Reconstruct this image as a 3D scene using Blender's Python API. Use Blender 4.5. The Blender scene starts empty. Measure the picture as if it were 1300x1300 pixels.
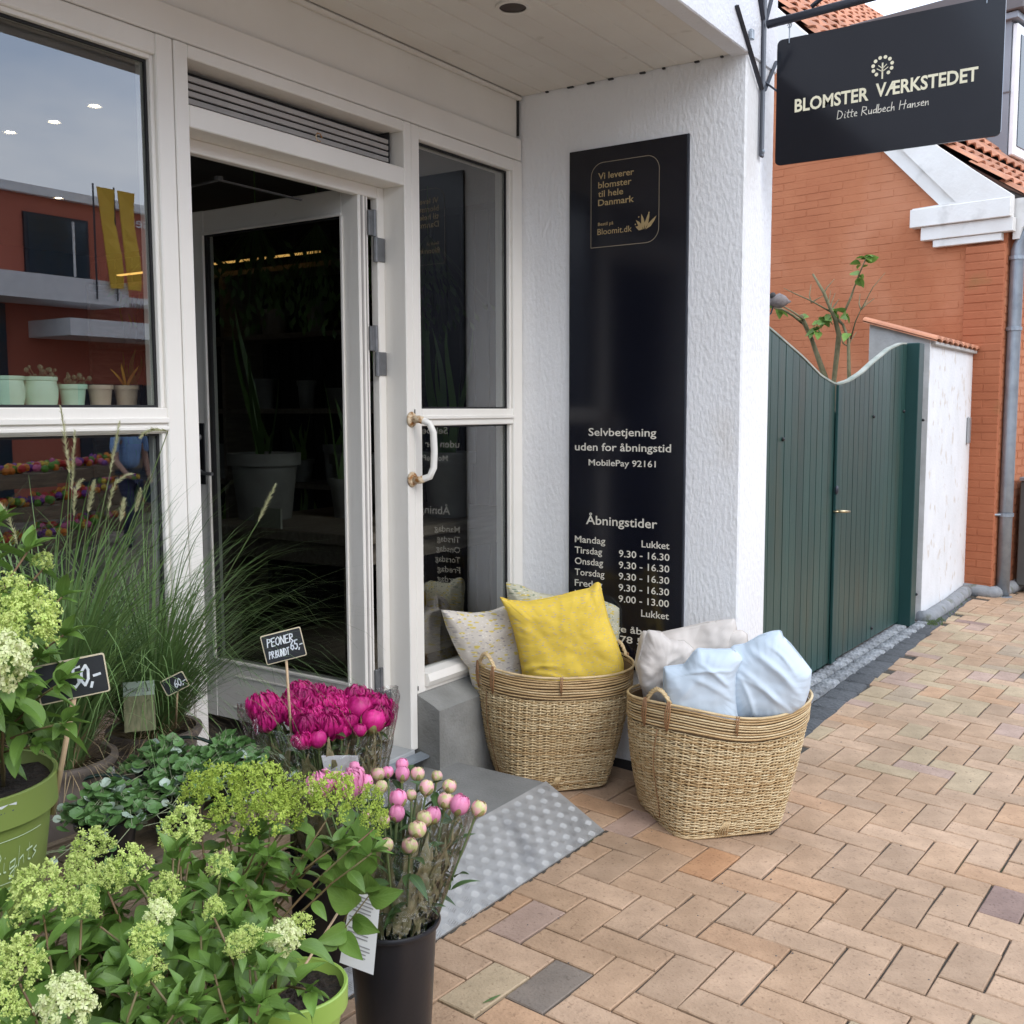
import bpy, math, random
from mathutils import Vector, Matrix, noise
R = math.radians
rnd = random.Random(7)
S = bpy.context.scene
COL = S.collection
# ------------------------------------------------------------------ camera, sky, sun, exposure
H = 1.4181
cd = bpy.data.cameras.new('camera'); cam = bpy.data.objects.new('camera', cd); COL.objects.link(cam)
cd.sensor_width = 36; cd.lens = 36.736; cd.clip_start = .05; cd.clip_end = 900
yw, pt, rl = R(33.905), -0.0974346, -0.0029561
_f = Vector((math.cos(yw)*math.cos(pt), math.sin(yw)*math.cos(pt), math.sin(pt)))
_r = Vector((math.sin(yw), -math.cos(yw), 0)); _u = _r.cross(_f)
_r2 = _r*math.cos(rl)+_u*math.sin(rl); _u2 = -_r*math.sin(rl)+_u*math.cos(rl)
m = Matrix((_r2, _u2, -_f)).transposed().to_4x4(); m.translation = (0, 0, H)
cam.matrix_world = m; S.camera = cam
W = bpy.data.worlds.new('World'); S.world = W; W.use_nodes = True
wn, wl = W.node_tree.nodes, W.node_tree.links
bg = wn['Background']
sky = wn.new('ShaderNodeTexSky'); sky.sky_type = 'NISHITA'; sky.sun_disc = False
sky.sun_elevation = R(38); sky.sun_rotation = R(205); sky.dust_density = 2.0; sky.air_density = 1.0
tc = wn.new('ShaderNodeTexCoord'); mp = wn.new('ShaderNodeMapping'); mp.inputs['Scale'].default_value = (1.2, 1.2, 3.2)
nz = wn.new('ShaderNodeTexNoise'); nz.inputs['Scale'].default_value = 1.6; nz.inputs['Detail'].default_value = 6; nz.inputs['Roughness'].default_value = .55
rp = wn.new('ShaderNodeValToRGB'); rp.color_ramp.elements[0].position = .40; rp.color_ramp.elements[0].color = (7.9, 9.8, 13.1, 1)
rp.color_ramp.elements[1].position = .60; rp.color_ramp.elements[1].color = (13.6, 14.5, 16.2, 1)
mx = wn.new('ShaderNodeMixRGB'); mx.inputs[0].default_value = .86
wl.new(tc.outputs['Generated'], mp.inputs[0]); wl.new(mp.outputs[0], nz.inputs['Vector']); wl.new(nz.outputs['Fac'], rp.inputs[0])
wl.new(sky.outputs[0], mx.inputs[1]); wl.new(rp.outputs[0], mx.inputs[2]); wl.new(mx.outputs[0], bg.inputs[0])
bg.inputs[1].default_value = .12
sd = bpy.data.lights.new('sun', 'SUN'); so = bpy.data.objects.new('sun', sd); COL.objects.link(so)
sd.energy = .85; sd.angle = R(30); sd.color = (1, .95, .88)
_a, _e = R(-104), R(38)   # direction to the sun: over the street, behind the camera's right shoulder
dv = Vector((math.cos(_a)*math.cos(_e), math.sin(_a)*math.cos(_e), math.sin(_e)))
so.rotation_euler = dv.to_track_quat('Z', 'Y').to_euler()
sky.sun_rotation = math.atan2(dv.x, dv.y)
vs = S.view_settings; vs.view_transform = 'Standard'; vs.look = 'None'; vs.gamma = 1; vs.use_curve_mapping = False; vs.exposure = 0.62
S.render.engine = 'CYCLES'
S.cycles.max_bounces = 10; S.cycles.transparent_max_bounces = 24; S.cycles.diffuse_bounces = 5

# ------------------------------------------------------------------ materials
def new_mat(name):
    mt = bpy.data.materials.new(name); mt.use_nodes = True
    return mt, mt.node_tree.nodes, mt.node_tree.links
def pm(name, col, col2=None, scale=6, rough=.6, bump=0, bscale=60, metal=0, spec=.5, stretch=(1, 1, 1), bstretch=None,
       objrand=0, detail=4, pos=(.3, .7), coat=0, sss=0, dist=.01, dirt=None, dscale=3, dpos=(.55, .7), btype='noise', trans=0, coord='Object'):
    mt, n, l = new_mat(name); b = n['Principled BSDF']
    b.inputs['Roughness'].default_value = rough; b.inputs['Metallic'].default_value = metal
    b.inputs['Specular IOR Level'].default_value = spec; b.inputs['Coat Weight'].default_value = coat
    t = n.new('ShaderNodeTexCoord')
    def nt(sc, st, det=detail):
        p = n.new('ShaderNodeMapping'); p.inputs['Scale'].default_value = st; x = n.new('ShaderNodeTexNoise')
        x.inputs['Scale'].default_value = sc; x.inputs['Detail'].default_value = det; l.new(t.outputs[coord], p.inputs[0]); l.new(p.outputs[0], x.inputs['Vector']); return x
    c2 = col2 or tuple(c*.88 for c in col)
    x = nt(scale, stretch); r_ = n.new('ShaderNodeValToRGB'); e = r_.color_ramp.elements
    e[0].position, e[1].position = pos; e[0].color = (*c2, 1); e[1].color = (*col, 1)
    l.new(x.outputs['Fac'], r_.inputs[0]); out = r_.outputs[0]
    if dirt:
        y = nt(dscale, stretch); q = n.new('ShaderNodeValToRGB'); q.color_ramp.elements[0].position, q.color_ramp.elements[1].position = dpos
        q.color_ramp.elements[0].color = (0, 0, 0, 1); q.color_ramp.elements[1].color = (1, 1, 1, 1)
        k = n.new('ShaderNodeMixRGB'); l.new(y.outputs['Fac'], q.inputs[0]); l.new(q.outputs[0], k.inputs[0]); l.new(out, k.inputs[1]); k.inputs[2].default_value = (*dirt, 1); out = k.outputs[0]
    if objrand:
        o = n.new('ShaderNodeObjectInfo'); h = n.new('ShaderNodeHueSaturation'); mr = n.new('ShaderNodeMapRange')
        mr.inputs[3].default_value = 1-objrand; mr.inputs[4].default_value = 1+objrand; l.new(o.outputs['Random'], mr.inputs[0]); l.new(mr.outputs[0], h.inputs['Value'])
        l.new(out, h.inputs['Color']); out = h.outputs[0]
    l.new(out, b.inputs['Base Color'])
    if trans:
        tr = n.new('ShaderNodeBsdfTranslucent'); l.new(out, tr.inputs[0]); ms = n.new('ShaderNodeMixShader'); ms.inputs[0].default_value = trans
        l.new(b.outputs[0], ms.inputs[1]); l.new(tr.outputs[0], ms.inputs[2]); l.new(ms.outputs[0], n['Material Output'].inputs[0])
    if bump:
        if btype == 'voro':
            p = n.new('ShaderNodeMapping'); p.inputs['Scale'].default_value = bstretch or (1, 1, 1); z = n.new('ShaderNodeTexVoronoi'); z.inputs['Scale'].default_value = bscale
            w0 = nt(bscale*.7, bstretch or (1, 1, 1)); mv = n.new('ShaderNodeMixRGB'); mv.inputs[0].default_value = .12; l.new(t.outputs[coord], p.inputs[0]); l.new(p.outputs[0], mv.inputs[1]); l.new(w0.outputs['Color'], mv.inputs[2]); l.new(mv.outputs[0], z.inputs['Vector'])
            zo = z.outputs['Distance']
        else:
            z = nt(bscale, bstretch or (1, 1, 1), 5); zo = z.outputs['Fac']
        bp = n.new('ShaderNodeBump'); bp.inputs['Strength'].default_value = bump; bp.inputs['Distance'].default_value = dist
        l.new(zo, bp.inputs['Height']); l.new(bp.outputs[0], b.inputs['Normal'])
    return mt
M = {}
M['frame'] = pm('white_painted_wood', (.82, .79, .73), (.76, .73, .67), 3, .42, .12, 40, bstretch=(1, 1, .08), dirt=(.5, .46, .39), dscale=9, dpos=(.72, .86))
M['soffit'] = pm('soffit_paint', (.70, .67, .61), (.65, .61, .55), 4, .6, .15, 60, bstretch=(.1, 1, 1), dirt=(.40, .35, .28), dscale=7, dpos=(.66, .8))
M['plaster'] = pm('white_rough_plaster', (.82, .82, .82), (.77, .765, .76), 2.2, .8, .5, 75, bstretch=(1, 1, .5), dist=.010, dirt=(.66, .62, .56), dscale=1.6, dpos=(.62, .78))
M['plaster2'] = pm('fascia_plaster', (.74, .75, .77), (.66, .66, .68), 5, .8, .35, 70, dist=.01)
M['bitumen_and_gap_shade'] = pm('dark_base_and_gap_shade', (.03, .03, .033), rough=.7)  # dark base paint, also used for the painted gap shadow at the soffit
M['concrete'] = pm('grey_concrete', (.30, .30, .28), (.22, .22, .205), 7, .85, .4, 90, dirt=(.16, .155, .14), dscale=3, dpos=(.52, .72))
M['landing'] = pm('landing_concrete', (.235, .235, .225), (.16, .16, .15), 5, .75, .3, 120, dirt=(.10, .10, .09), dscale=2.5, dpos=(.5, .7))
M['grey_paint'] = pm('sill_grey', (.40, .41, .41), (.30, .31, .31), 8, .7)
M['black_sign'] = pm('black_sign_board', (.0065, .0072, .013), (.005, .0055, .010), 2, .16, spec=.5)
M['black_sign2'] = pm('hanging_sign_board', (.012, .013, .018), (.010, .011, .015), 2, .13, spec=.35)
M['gold'] = pm('gold_lettering', (.42, .31, .15), rough=.4, metal=.2)
M['cream'] = pm('cream_lettering', (.82, .76, .55), rough=.5)
M['cream2'] = pm('pale_lettering', (.72, .68, .58), rough=.5)
M['chalk'] = pm('chalk_white', (.8, .82, .84), (.55, .6, .66), 90, .9)
M['lime_ink'] = pm('pale_print', (.62, .74, .5), rough=.5)
M['dark_metal'] = pm('dark_grey_metal', (.045, .05, .065), (.03, .034, .045), 9, .4, metal=.3)
M['galv'] = pm('galvanised_steel', (.36, .40, .44), (.27, .31, .35), 14, .42, metal=.55, dirt=(.2, .22, .24), dscale=5, dpos=(.6, .75))
M['alu'] = pm('aluminium_tread', (.47, .465, .45), (.38, .375, .36), 22, .58, .1, 200, metal=.65, dirt=(.26, .26, .26), dscale=6, dpos=(.60, .8))
M['hinge'] = pm('hinge_steel', (.22, .225, .23), (.15, .155, .16), 30, .5, metal=.6)
M['handle_white'] = pm('chipped_white_handle', (.78, .76, .70), (.74, .72, .66), 30, .35)
M['rust'] = pm('rusty_mount', (.62, .50, .34), (.30, .13, .03), 55, .7, .3, 150, pos=(.38, .56))
M['rubber'] = pm('black_rubber', (.01, .01, .011), rough=.6)
M['louver'] = pm('louver_grey', (.42, .395, .37), (.34, .32, .30), 10, .5)
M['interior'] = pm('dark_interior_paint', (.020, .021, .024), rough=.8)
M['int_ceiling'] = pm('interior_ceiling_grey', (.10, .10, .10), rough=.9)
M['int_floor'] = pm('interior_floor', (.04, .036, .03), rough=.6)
M['int_wood'] = pm('interior_bench_wood', (.24, .20, .16), (.15, .12, .09), 6, .7, stretch=(1, 8, 8))
M['int_pot'] = pm('grey_stoneware', (.26, .255, .235), (.19, .185, .17), 8, .7, objrand=.2)
M['mint'] = pm('mint_ceramic', (.55, .76, .58), (.45, .64, .48), 18, .25)
M['blush'] = pm('pale_terracotta', (.62, .47, .35), (.5, .38, .28), 18, .4)
M['red_wall'] = pm('red_limewash', (.465, .172, .078), (.395, .132, .057), 2.6, .9, .25, 60, dirt=(.50, .205, .105), dscale=1.4, dpos=(.5, .68))
M['red_pier'] = pm('red_pier_wash', (.41, .138, .062), (.345, .108, .046), 3, .9, .25, 60, dirt=(.20, .12, .035), dscale=2.2, dpos=(.60, .78))
M['white_mould'] = pm('white_render', (.78, .77, .74), (.70, .68, .64), 4, .85, .2, 40, dirt=(.50, .49, .46), dscale=5, dpos=(.6, .8))
M['white_weathered'] = pm('weathered_whitewash', (.78, .79, .80), (.70, .71, .71), 5, .85, .3, 40, stretch=(1, 1, .75), dirt=(.63, .59, .54), dscale=13, dpos=(.60, .68))
M['stub_side'] = pm('grey_wall_coat', (.52, .51, .49), (.40, .39, .37), 8, .85, .3, 50)
M['tile'] = pm('clay_roof_tile', (.50, .215, .115), (.36, .15, .085), 9, .8, .4, 80, objrand=.22, dirt=(.27, .16, .12), dscale=6, dpos=(.6, .8))
M['zinc'] = pm('dormer_zinc', (.27, .29, .315), (.22, .235, .26), 3, .5, metal=.3)
M['dormer_trim'] = pm('dormer_trim', (.12, .11, .11), rough=.6)
M['green_paint'] = pm('bottle_green_paint', (.022, .066, .056), (.016, .052, .045), 4, .36, .15, 30, bstretch=(6, 6, .3), objrand=.16, dirt=(.035, .06, .045), dscale=3, dpos=(.55, .75), stretch=(2, 2, .5))
M['green_dark'] = pm('dark_green_post', (.010, .052, .048), rough=.4)
M['plinth'] = pm('rounded_plinth', (.28, .29, .30), (.20, .21, .22), 12, .8, .4, 60, dirt=(.14, .15, .12), dscale=10, dpos=(.56, .7))
M['cabinet'] = pm('grey_cabinet', (.10, .105, .10), (.08, .085, .08), 5, .5)
M['sett'] = pm('granite_sett', (.36, .37, .38), (.13, .14, .15), 60, .85, 1.0, 60, objrand=.25, dirt=(.12, .13, .09), dscale=14, dpos=(.6, .75))
M['dark_sett'] = pm('dark_gutter_stone', (.115, .12, .125), (.06, .063, .067), 70, .9, 1.0, 90, objrand=.15)
M['joint'] = pm('sandy_joint', (.085, .072, .055), (.04, .034, .027), 18, .95, .5, 120, dirt=(.045, .055, .022), dscale=4, dpos=(.62, .72))
M['asphalt'] = pm('street_paving', (.26, .215, .17), (.2, .165, .13), 4, .85)
tones = [((0.488, 0.320, 0.200), (0.410, 0.264, 0.161)), ((0.518, 0.350, 0.229), (0.431, 0.288, 0.186)), ((0.449, 0.306, 0.200), (0.391, 0.260, 0.165)), ((0.508, 0.315, 0.186), (0.419, 0.254, 0.146)),
         ((0.419, 0.320, 0.220), (0.351, 0.264, 0.180)), ((0.488, 0.264, 0.132), (0.410, 0.211, 0.103)), ((0.239, 0.192, 0.152), (0.196, 0.159, 0.127)), ((0.322, 0.217, 0.177), (0.264, 0.172, 0.141)), ((0.488, 0.368, 0.234), (0.410, 0.311, 0.194)), ((0.459, 0.320, 0.249), (0.391, 0.268, 0.206))]
def brick_mat(i, a, b):
    mt = pm('paving_brick_tone', a, tuple(c*.93 for c in b), 14, .80, .5, 110, objrand=.07, dist=.005, coord='Object', dirt=tuple(c*.80 for c in b), dscale=26, dpos=(.60, .76))
    n, l = mt.node_tree.nodes, mt.node_tree.links; bs = n['Principled BSDF']; src = bs.inputs['Base Color'].links[0].from_socket
    t = n.new('ShaderNodeNewGeometry'); v = n.new('ShaderNodeTexNoise'); v.inputs['Scale'].default_value = 95; v.inputs['Detail'].default_value = 3
    l.new(t.outputs['Position'], v.inputs['Vector']); q = n.new('ShaderNodeValToRGB'); q.color_ramp.elements[0].position = .30; q.color_ramp.elements[1].position = .40
    q.color_ramp.elements[0].color = (.58, .54, .50, 1); q.color_ramp.elements[1].color = (1, 1, 1, 1); l.new(v.outputs['Fac'], q.inputs[0])
    w = n.new('ShaderNodeTexNoise'); w.inputs['Scale'].default_value = 2.3; w.inputs['Detail'].default_value = 5; l.new(t.outputs['Position'], w.inputs['Vector'])
    q2 = n.new('ShaderNodeValToRGB'); q2.color_ramp.elements[0].position = .3; q2.color_ramp.elements[1].position = .65; q2.color_ramp.elements[0].color = (.80, .79, .76, 1); q2.color_ramp.elements[1].color = (1.05, 1.05, 1.05, 1); l.new(w.outputs['Fac'], q2.inputs[0])
    k = n.new('ShaderNodeMixRGB'); k.blend_type = 'MULTIPLY'; k.inputs[0].default_value = .75; l.new(src, k.inputs[1]); l.new(q.outputs[0], k.inputs[2])
    k2 = n.new('ShaderNodeMixRGB'); k2.blend_type = 'MULTIPLY'; k2.inputs[0].default_value = 1; l.new(k.outputs[0], k2.inputs[1]); l.new(q2.outputs[0], k2.inputs[2]); l.new(k2.outputs[0], bs.inputs['Base Color'])
    return mt
BR = [brick_mat(i, *t) for i, t in enumerate(tones)]
M['cane'] = pm('pale_cane', (.70, .54, .31), (.50, .35, .17), 9, .5, .25, 120, stretch=(2.5, 2.5, 16), dirt=(.34, .20, .09), dscale=12, dpos=(.62, .78))
M['cane_b'] = pm('honey_cane', (.60, .42, .21), (.42, .27, .12), 9, .5, .25, 120, stretch=(2.5, 2.5, 16)); M['cane_c'] = pm('straw_cane', (.76, .62, .38), (.58, .43, .23), 9, .5, .25, 120, stretch=(2.5, 2.5, 16))
M['cane_dark'] = pm('brown_cane_tie', (.33, .17, .075), rough=.5)
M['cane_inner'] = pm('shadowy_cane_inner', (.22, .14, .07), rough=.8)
M['green_leaf'] = None
def leaf_mat(name, a, b, vein=(.22, .36, .10), rough=.42, trans=.25, rng=.28):
    mt = pm(name, a, b, 14, rough, 0, objrand=rng, trans=trans); n, l = mt.node_tree.nodes, mt.node_tree.links; bs = n['Principled BSDF']
    uv = n.new('ShaderNodeTexCoord'); sp = n.new('ShaderNodeSeparateXYZ'); l.new(uv.outputs['UV'], sp.inputs[0])
    ab = n.new('ShaderNodeMath'); ab.operation = 'ABSOLUTE'; l.new(sp.outputs['X'], ab.inputs[0])
    s1 = n.new('ShaderNodeMath'); s1.operation = 'MULTIPLY_ADD'; l.new(ab.outputs[0], s1.inputs[0]); s1.inputs[1].default_value = -.55; l.new(sp.outputs['Y'], s1.inputs[2])
    s2 = n.new('ShaderNodeMath'); s2.operation = 'MULTIPLY'; l.new(s1.outputs[0], s2.inputs[0]); s2.inputs[1].default_value = 7
    s3 = n.new('ShaderNodeMath'); s3.operation = 'FRACT'; l.new(s2.outputs[0], s3.inputs[0])
    s4 = n.new('ShaderNodeMath'); s4.operation = 'LESS_THAN'; l.new(s3.outputs[0], s4.inputs[0]); s4.inputs[1].default_value = .13
    s5 = n.new('ShaderNodeMath'); s5.operation = 'LESS_THAN'; l.new(ab.outputs[0], s5.inputs[0]); s5.inputs[1].default_value = .07
    s6 = n.new('ShaderNodeMath'); s6.operation = 'MAXIMUM'; l.new(s4.outputs[0], s6.inputs[0]); l.new(s5.outputs[0], s6.inputs[1])
    s7 = n.new('ShaderNodeMath'); s7.operation = 'MULTIPLY'; l.new(s6.outputs[0], s7.inputs[0]); s7.inputs[1].default_value = .38
    k = n.new('ShaderNodeMixRGB'); src = bs.inputs['Base Color'].links[0].from_socket; l.new(s7.outputs[0], k.inputs[0]); l.new(src, k.inputs[1]); k.inputs[2].default_value = (*vein, 1)
    l.new(k.outputs[0], bs.inputs['Base Color']); bp = n.new('ShaderNodeBump'); bp.invert = True; bp.inputs['Strength'].default_value = .5; bp.inputs['Distance'].default_value = .002; l.new(s6.outputs[0], bp.inputs['Height']); l.new(bp.outputs[0], bs.inputs['Normal'])
    return mt
M['leaf'] = leaf_mat('hydrangea_leaf', (.20, .33, .060), (.115, .22, .040))
M['leaf_dark'] = leaf_mat('dark_leaf', (.07, .15, .04), (.045, .10, .028))
M['leaf_peony'] = leaf_mat('peony_leaf', (.08, .15, .05), (.05, .10, .03))
M['dichondra'] = pm('round_grey_green_leaf', (.15, .29, .09), (.09, .19, .055), 30, .45, trans=.2)
M['silver'] = pm('silver_underside_leaf', (.42, .50, .42), (.25, .34, .25), 30, .5)
M['stem'] = pm('reddish_stem', (.20, .11, .055), (.13, .14, .05), 10, .6)
M['green_stem'] = pm('green_stem', (.13, .2, .06), (.10, .12, .05), 10, .6)
M['floret'] = pm('lime_floret', (.66, .74, .24), (.44, .58, .12), 4, .6, trans=.25, objrand=.08, pos=(.35, .6))
M['floret2'] = pm('cream_floret', (.78, .80, .46), (.58, .68, .24), 4, .6, trans=.25, objrand=.06, pos=(.35, .6))
M['floret3'] = pm('yellow_green_floret', (.50, .60, .10), (.33, .46, .06), 4, .6, trans=.25, objrand=.08, pos=(.35, .6))
M['blade'] = pm('grass_blade', (.19, .30, .095), (.09, .175, .05), 3, .5, trans=.2, stretch=(3, 3, 1))
M['dry'] = pm('dry_grass', (.36, .27, .15), (.22, .16, .08), 8, .8)
M['plume'] = pm('pennisetum_plume', (.62, .60, .38), (.45, .45, .25), 30, .8, trans=.2)
M['soil'] = pm('potting_soil', (.035, .022, .013), (.014, .009, .006), 60, .95, 1, 90, dist=.02)
M['lime_pot'] = pm('lime_plastic_pot', (.31, .46, .09), (.29, .43, .08), 4, .38)
M['lime_pot2'] = pm('olive_lime_pot', (.20, .255, .062), (.18, .235, .055), 4, .4)
M['taupe_pot'] = pm('taupe_plastic_pot', (.205, .165, .14), (.17, .14, .12), 6, .5)
M['black_pot'] = pm('black_plastic', (.012, .012, .014), (.009, .009, .010), 6, .36)
M['bucket'] = pm('charcoal_bucket', (.018, .018, .022), (.014, .014, .017), 5, .33, .08, 30)
M['crate_wood'] = pm('weathered_crate_wood', (.27, .20, .13), (.15, .11, .07), 5, .8, .4, 30, stretch=(1, 9, 9), bstretch=(1, 10, 10), dirt=(.10, .08, .055), dscale=4, dpos=(.55, .7), objrand=.15)
M['stick'] = pm('pale_stick', (.62, .44, .27), rough=.7)
M['slate'] = pm('blackboard', (.014, .016, .02), (.02, .022, .026), 30, .6)
M['slate_edge'] = pm('board_edge', (.70, .60, .42), rough=.6)
M['paper'] = pm('white_paper_tag', (.70, .71, .72), (.64, .65, .66), 5, .6)
M['print'] = pm('grey_print', (.30, .30, .31), rough=.8)
M['print_dark'] = pm('dark_print', (.05, .05, .12), rough=.8)
M['tag_photo'] = pm('plant_tag_photo', (.30, .28, .17), (.14, .16, .08), 60, .4, stretch=(3, 3, .6))
M['magenta'] = pm('magenta_petal', (.64, .018, .24), (.40, .008, .12), 2, .5, trans=.18, objrand=.3)
M['pinkpetal'] = pm('pink_petal', (.86, .34, .52), (.80, .26, .46), 2, .5, trans=.2, objrand=.12)
M['budpink'] = pm('blush_bud_petal', (.80, .42, .44), (.56, .56, .24), 1.3, .5, trans=.15, objrand=.16, pos=(.42, .58))
M['sepal'] = pm('bud_sepal', (.26, .34, .10), (.40, .26, .12), 2, .6)
M['kraft'] = pm('dry_olive_foliage', (.42, .35, .19), (.16, .17, .07), 30, .55, .4, 40, trans=.3, stretch=(2, 2, .7))
M['lin'] = pm('linen_fabric', (.60, .55, .50), (.55, .50, .455), 3, .9, .25, 500, dist=.002)
M['blue'] = pm('pale_blue_fabric', (.58, .665, .745), (.53, .62, .70), 3, .9, .2, 500, dist=.002)
M['skin'] = pm('skin', (.5, .3, .22), rough=.6); M['denim'] = pm('dark_jeans', (.02, .03, .08), rough=.8); M['shirt'] = pm('light_blue_shirt', (.22, .38, .66), rough=.8)
M['hair'] = pm('brown_hair', (.06, .035, .02), rough=.7)
M['opp_red'] = pm('opposite_red_render', (.52, .16, .10), (.46, .13, .08), 1, .8)
M['opp_white'] = pm('opposite_white_trim', (.85, .85, .85), rough=.6)
M['opp_dark'] = pm('opposite_glazing', (.03, .05, .07), rough=.15)
M['banner'] = pm('yellow_banner', (.80, .52, .06), (.75, .45, .05), 3, .7)
def pattern_mat(name, base, spots, scale, thr=.28, seed=0):
    mt, n, l = new_mat(name); b = n['Principled BSDF']; b.inputs['Roughness'].default_value = .9; b.inputs['Specular IOR Level'].default_value = .2
    t = n.new('ShaderNodeTexCoord'); out = None
    prev = (*base, 1)
    for i, (c, sc, th) in enumerate(spots):
        mpn = n.new('ShaderNodeMapping'); mpn.inputs['Location'].default_value = (i*3.1+seed, i*1.7, i*.9); mpn.inputs['Rotation'].default_value = (0, R(35+40*i), 0); mpn.inputs['Scale'].default_value = (1, .3, 1.9)
        v = n.new('ShaderNodeTexVoronoi'); v.inputs['Scale'].default_value = sc; q = n.new('ShaderNodeValToRGB')
        q.color_ramp.elements[0].position = th; q.color_ramp.elements[1].position = th+.07; q.color_ramp.elements[0].color = (1, 1, 1, 1); q.color_ramp.elements[1].color = (0, 0, 0, 1)
        l.new(t.outputs['Object'], mpn.inputs[0]); l.new(mpn.outputs[0], v.inputs['Vector']); l.new(v.outputs['Distance'], q.inputs[0])
        k = n.new('ShaderNodeMixRGB'); l.new(q.outputs[0], k.inputs[0])
        if out is None: k.inputs[1].default_value = prev
        else: l.new(out, k.inputs[1])
        k.inputs[2].default_value = (*c, 1); out = k.outputs[0]
    l.new(out, b.inputs['Base Color'])
    z = n.new('ShaderNodeTexNoise'); z.inputs['Scale'].default_value = 450; bp = n.new('ShaderNodeBump'); bp.inputs['Strength'].default_value = .25; bp.inputs['Distance'].default_value = .002
    l.new(t.outputs['Object'], z.inputs['Vector']); l.new(z.outputs['Fac'], bp.inputs['Height']); l.new(bp.outputs[0], b.inputs['Normal'])
    return mt
M['yellow_fab'] = pattern_mat('yellow_floral_fabric', (.78, .56, .085), [((.56, .43, .27), 88, .22), ((.80, .58, .10), 70, .24)], 60)
M['beige_fab'] = pattern_mat('yellow_grey_floral_fabric', (.60, .55, .48), [((.36, .33, .33), 60, .22), ((.62, .50, .13), 42, .27), ((.72, .68, .60), 80, .18)], 60, seed=2)
M['sage_fab'] = pattern_mat('sage_floral_fabric', (.52, .50, .38), [((.26, .30, .22), 60, .24), ((.60, .48, .12), 46, .24), ((.70, .68, .58), 80, .2)], 60, seed=5)
def glass_mat(name, ior=1.6, tint=(.93, .95, .94), mult=1.6, rough=0.0):
    mt, n, l = new_mat(name); n.remove(n['Principled BSDF']); o = n['Material Output']
    f = n.new('ShaderNodeFresnel'); f.inputs[0].default_value = ior; k = n.new('ShaderNodeMath'); k.operation = 'MULTIPLY'; k.use_clamp = True; k.inputs[1].default_value = mult; l.new(f.outputs[0], k.inputs[0])
    ge = n.new('ShaderNodeNewGeometry'); iv = n.new('ShaderNodeMath'); iv.operation = 'SUBTRACT'; iv.inputs[0].default_value = 1; l.new(ge.outputs['Backfacing'], iv.inputs[1]); k2 = n.new('ShaderNodeMath'); k2.operation = 'MULTIPLY'; l.new(k.outputs[0], k2.inputs[0]); l.new(iv.outputs[0], k2.inputs[1]); k = k2
    g = n.new('ShaderNodeBsdfGlossy'); g.inputs['Roughness'].default_value = rough; t = n.new('ShaderNodeBsdfTransparent'); t.inputs[0].default_value = (*tint, 1)
    ms = n.new('ShaderNodeMixShader'); l.new(k.outputs[0], ms.inputs[0]); l.new(t.outputs[0], ms.inputs[1]); l.new(g.outputs[0], ms.inputs[2]); l.new(ms.outputs[0], o.inputs[0]); return mt
M['glass'] = glass_mat('window_glass', 1.7, (.93, .95, .94), 3.0)
M['glass_dim'] = glass_mat('door_glass', 1.5, (.62, .64, .63), 1.0)
def cello_mat():
    mt, n, l = new_mat('clear_cellophane'); n.remove(n['Principled BSDF']); o = n['Material Output']
    t = n.new('ShaderNodeTexCoord'); z = n.new('ShaderNodeTexNoise'); z.inputs['Scale'].default_value = 22; z.inputs['Detail'].default_value = 5; z.inputs['Distortion'].default_value = 1.5
    l.new(t.outputs['Object'], z.inputs['Vector']); bp = n.new('ShaderNodeBump'); bp.inputs['Strength'].default_value = 1; bp.inputs['Distance'].default_value = .03; l.new(z.outputs['Fac'], bp.inputs['Height'])
    f = n.new('ShaderNodeLayerWeight'); f.inputs[0].default_value = .32; l.new(bp.outputs[0], f.inputs['Normal']); k = n.new('ShaderNodeMath'); k.operation = 'MULTIPLY_ADD'; k.use_clamp = True; k.inputs[1].default_value = .6; k.inputs[2].default_value = .03; l.new(f.outputs['Fresnel'], k.inputs[0])
    g = n.new('ShaderNodeBsdfGlossy'); g.inputs['Roughness'].default_value = .12; l.new(bp.outputs[0], g.inputs['Normal']); g.inputs[0].default_value = (.85, .85, .84, 1)
    tr = n.new('ShaderNodeBsdfTransparent'); tr.inputs[0].default_value = (.96, .96, .95, 1); ms = n.new('ShaderNodeMixShader')
    l.new(k.outputs[0], ms.inputs[0]); l.new(tr.outputs[0], ms.inputs[1]); l.new(g.outputs[0], ms.inputs[2]); l.new(ms.outputs[0], o.inputs[0]); return mt
M['cello'] = cello_mat()
def emit_mat(name, col, s):
    mt, n, l = new_mat(name); b = n['Principled BSDF']; b.inputs['Emission Color'].default_value = (*col, 1); b.inputs['Emission Strength'].default_value = s; return mt
M['lamp'] = emit_mat('warm_spot_glow', (1, .82, .6), 14)

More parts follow.
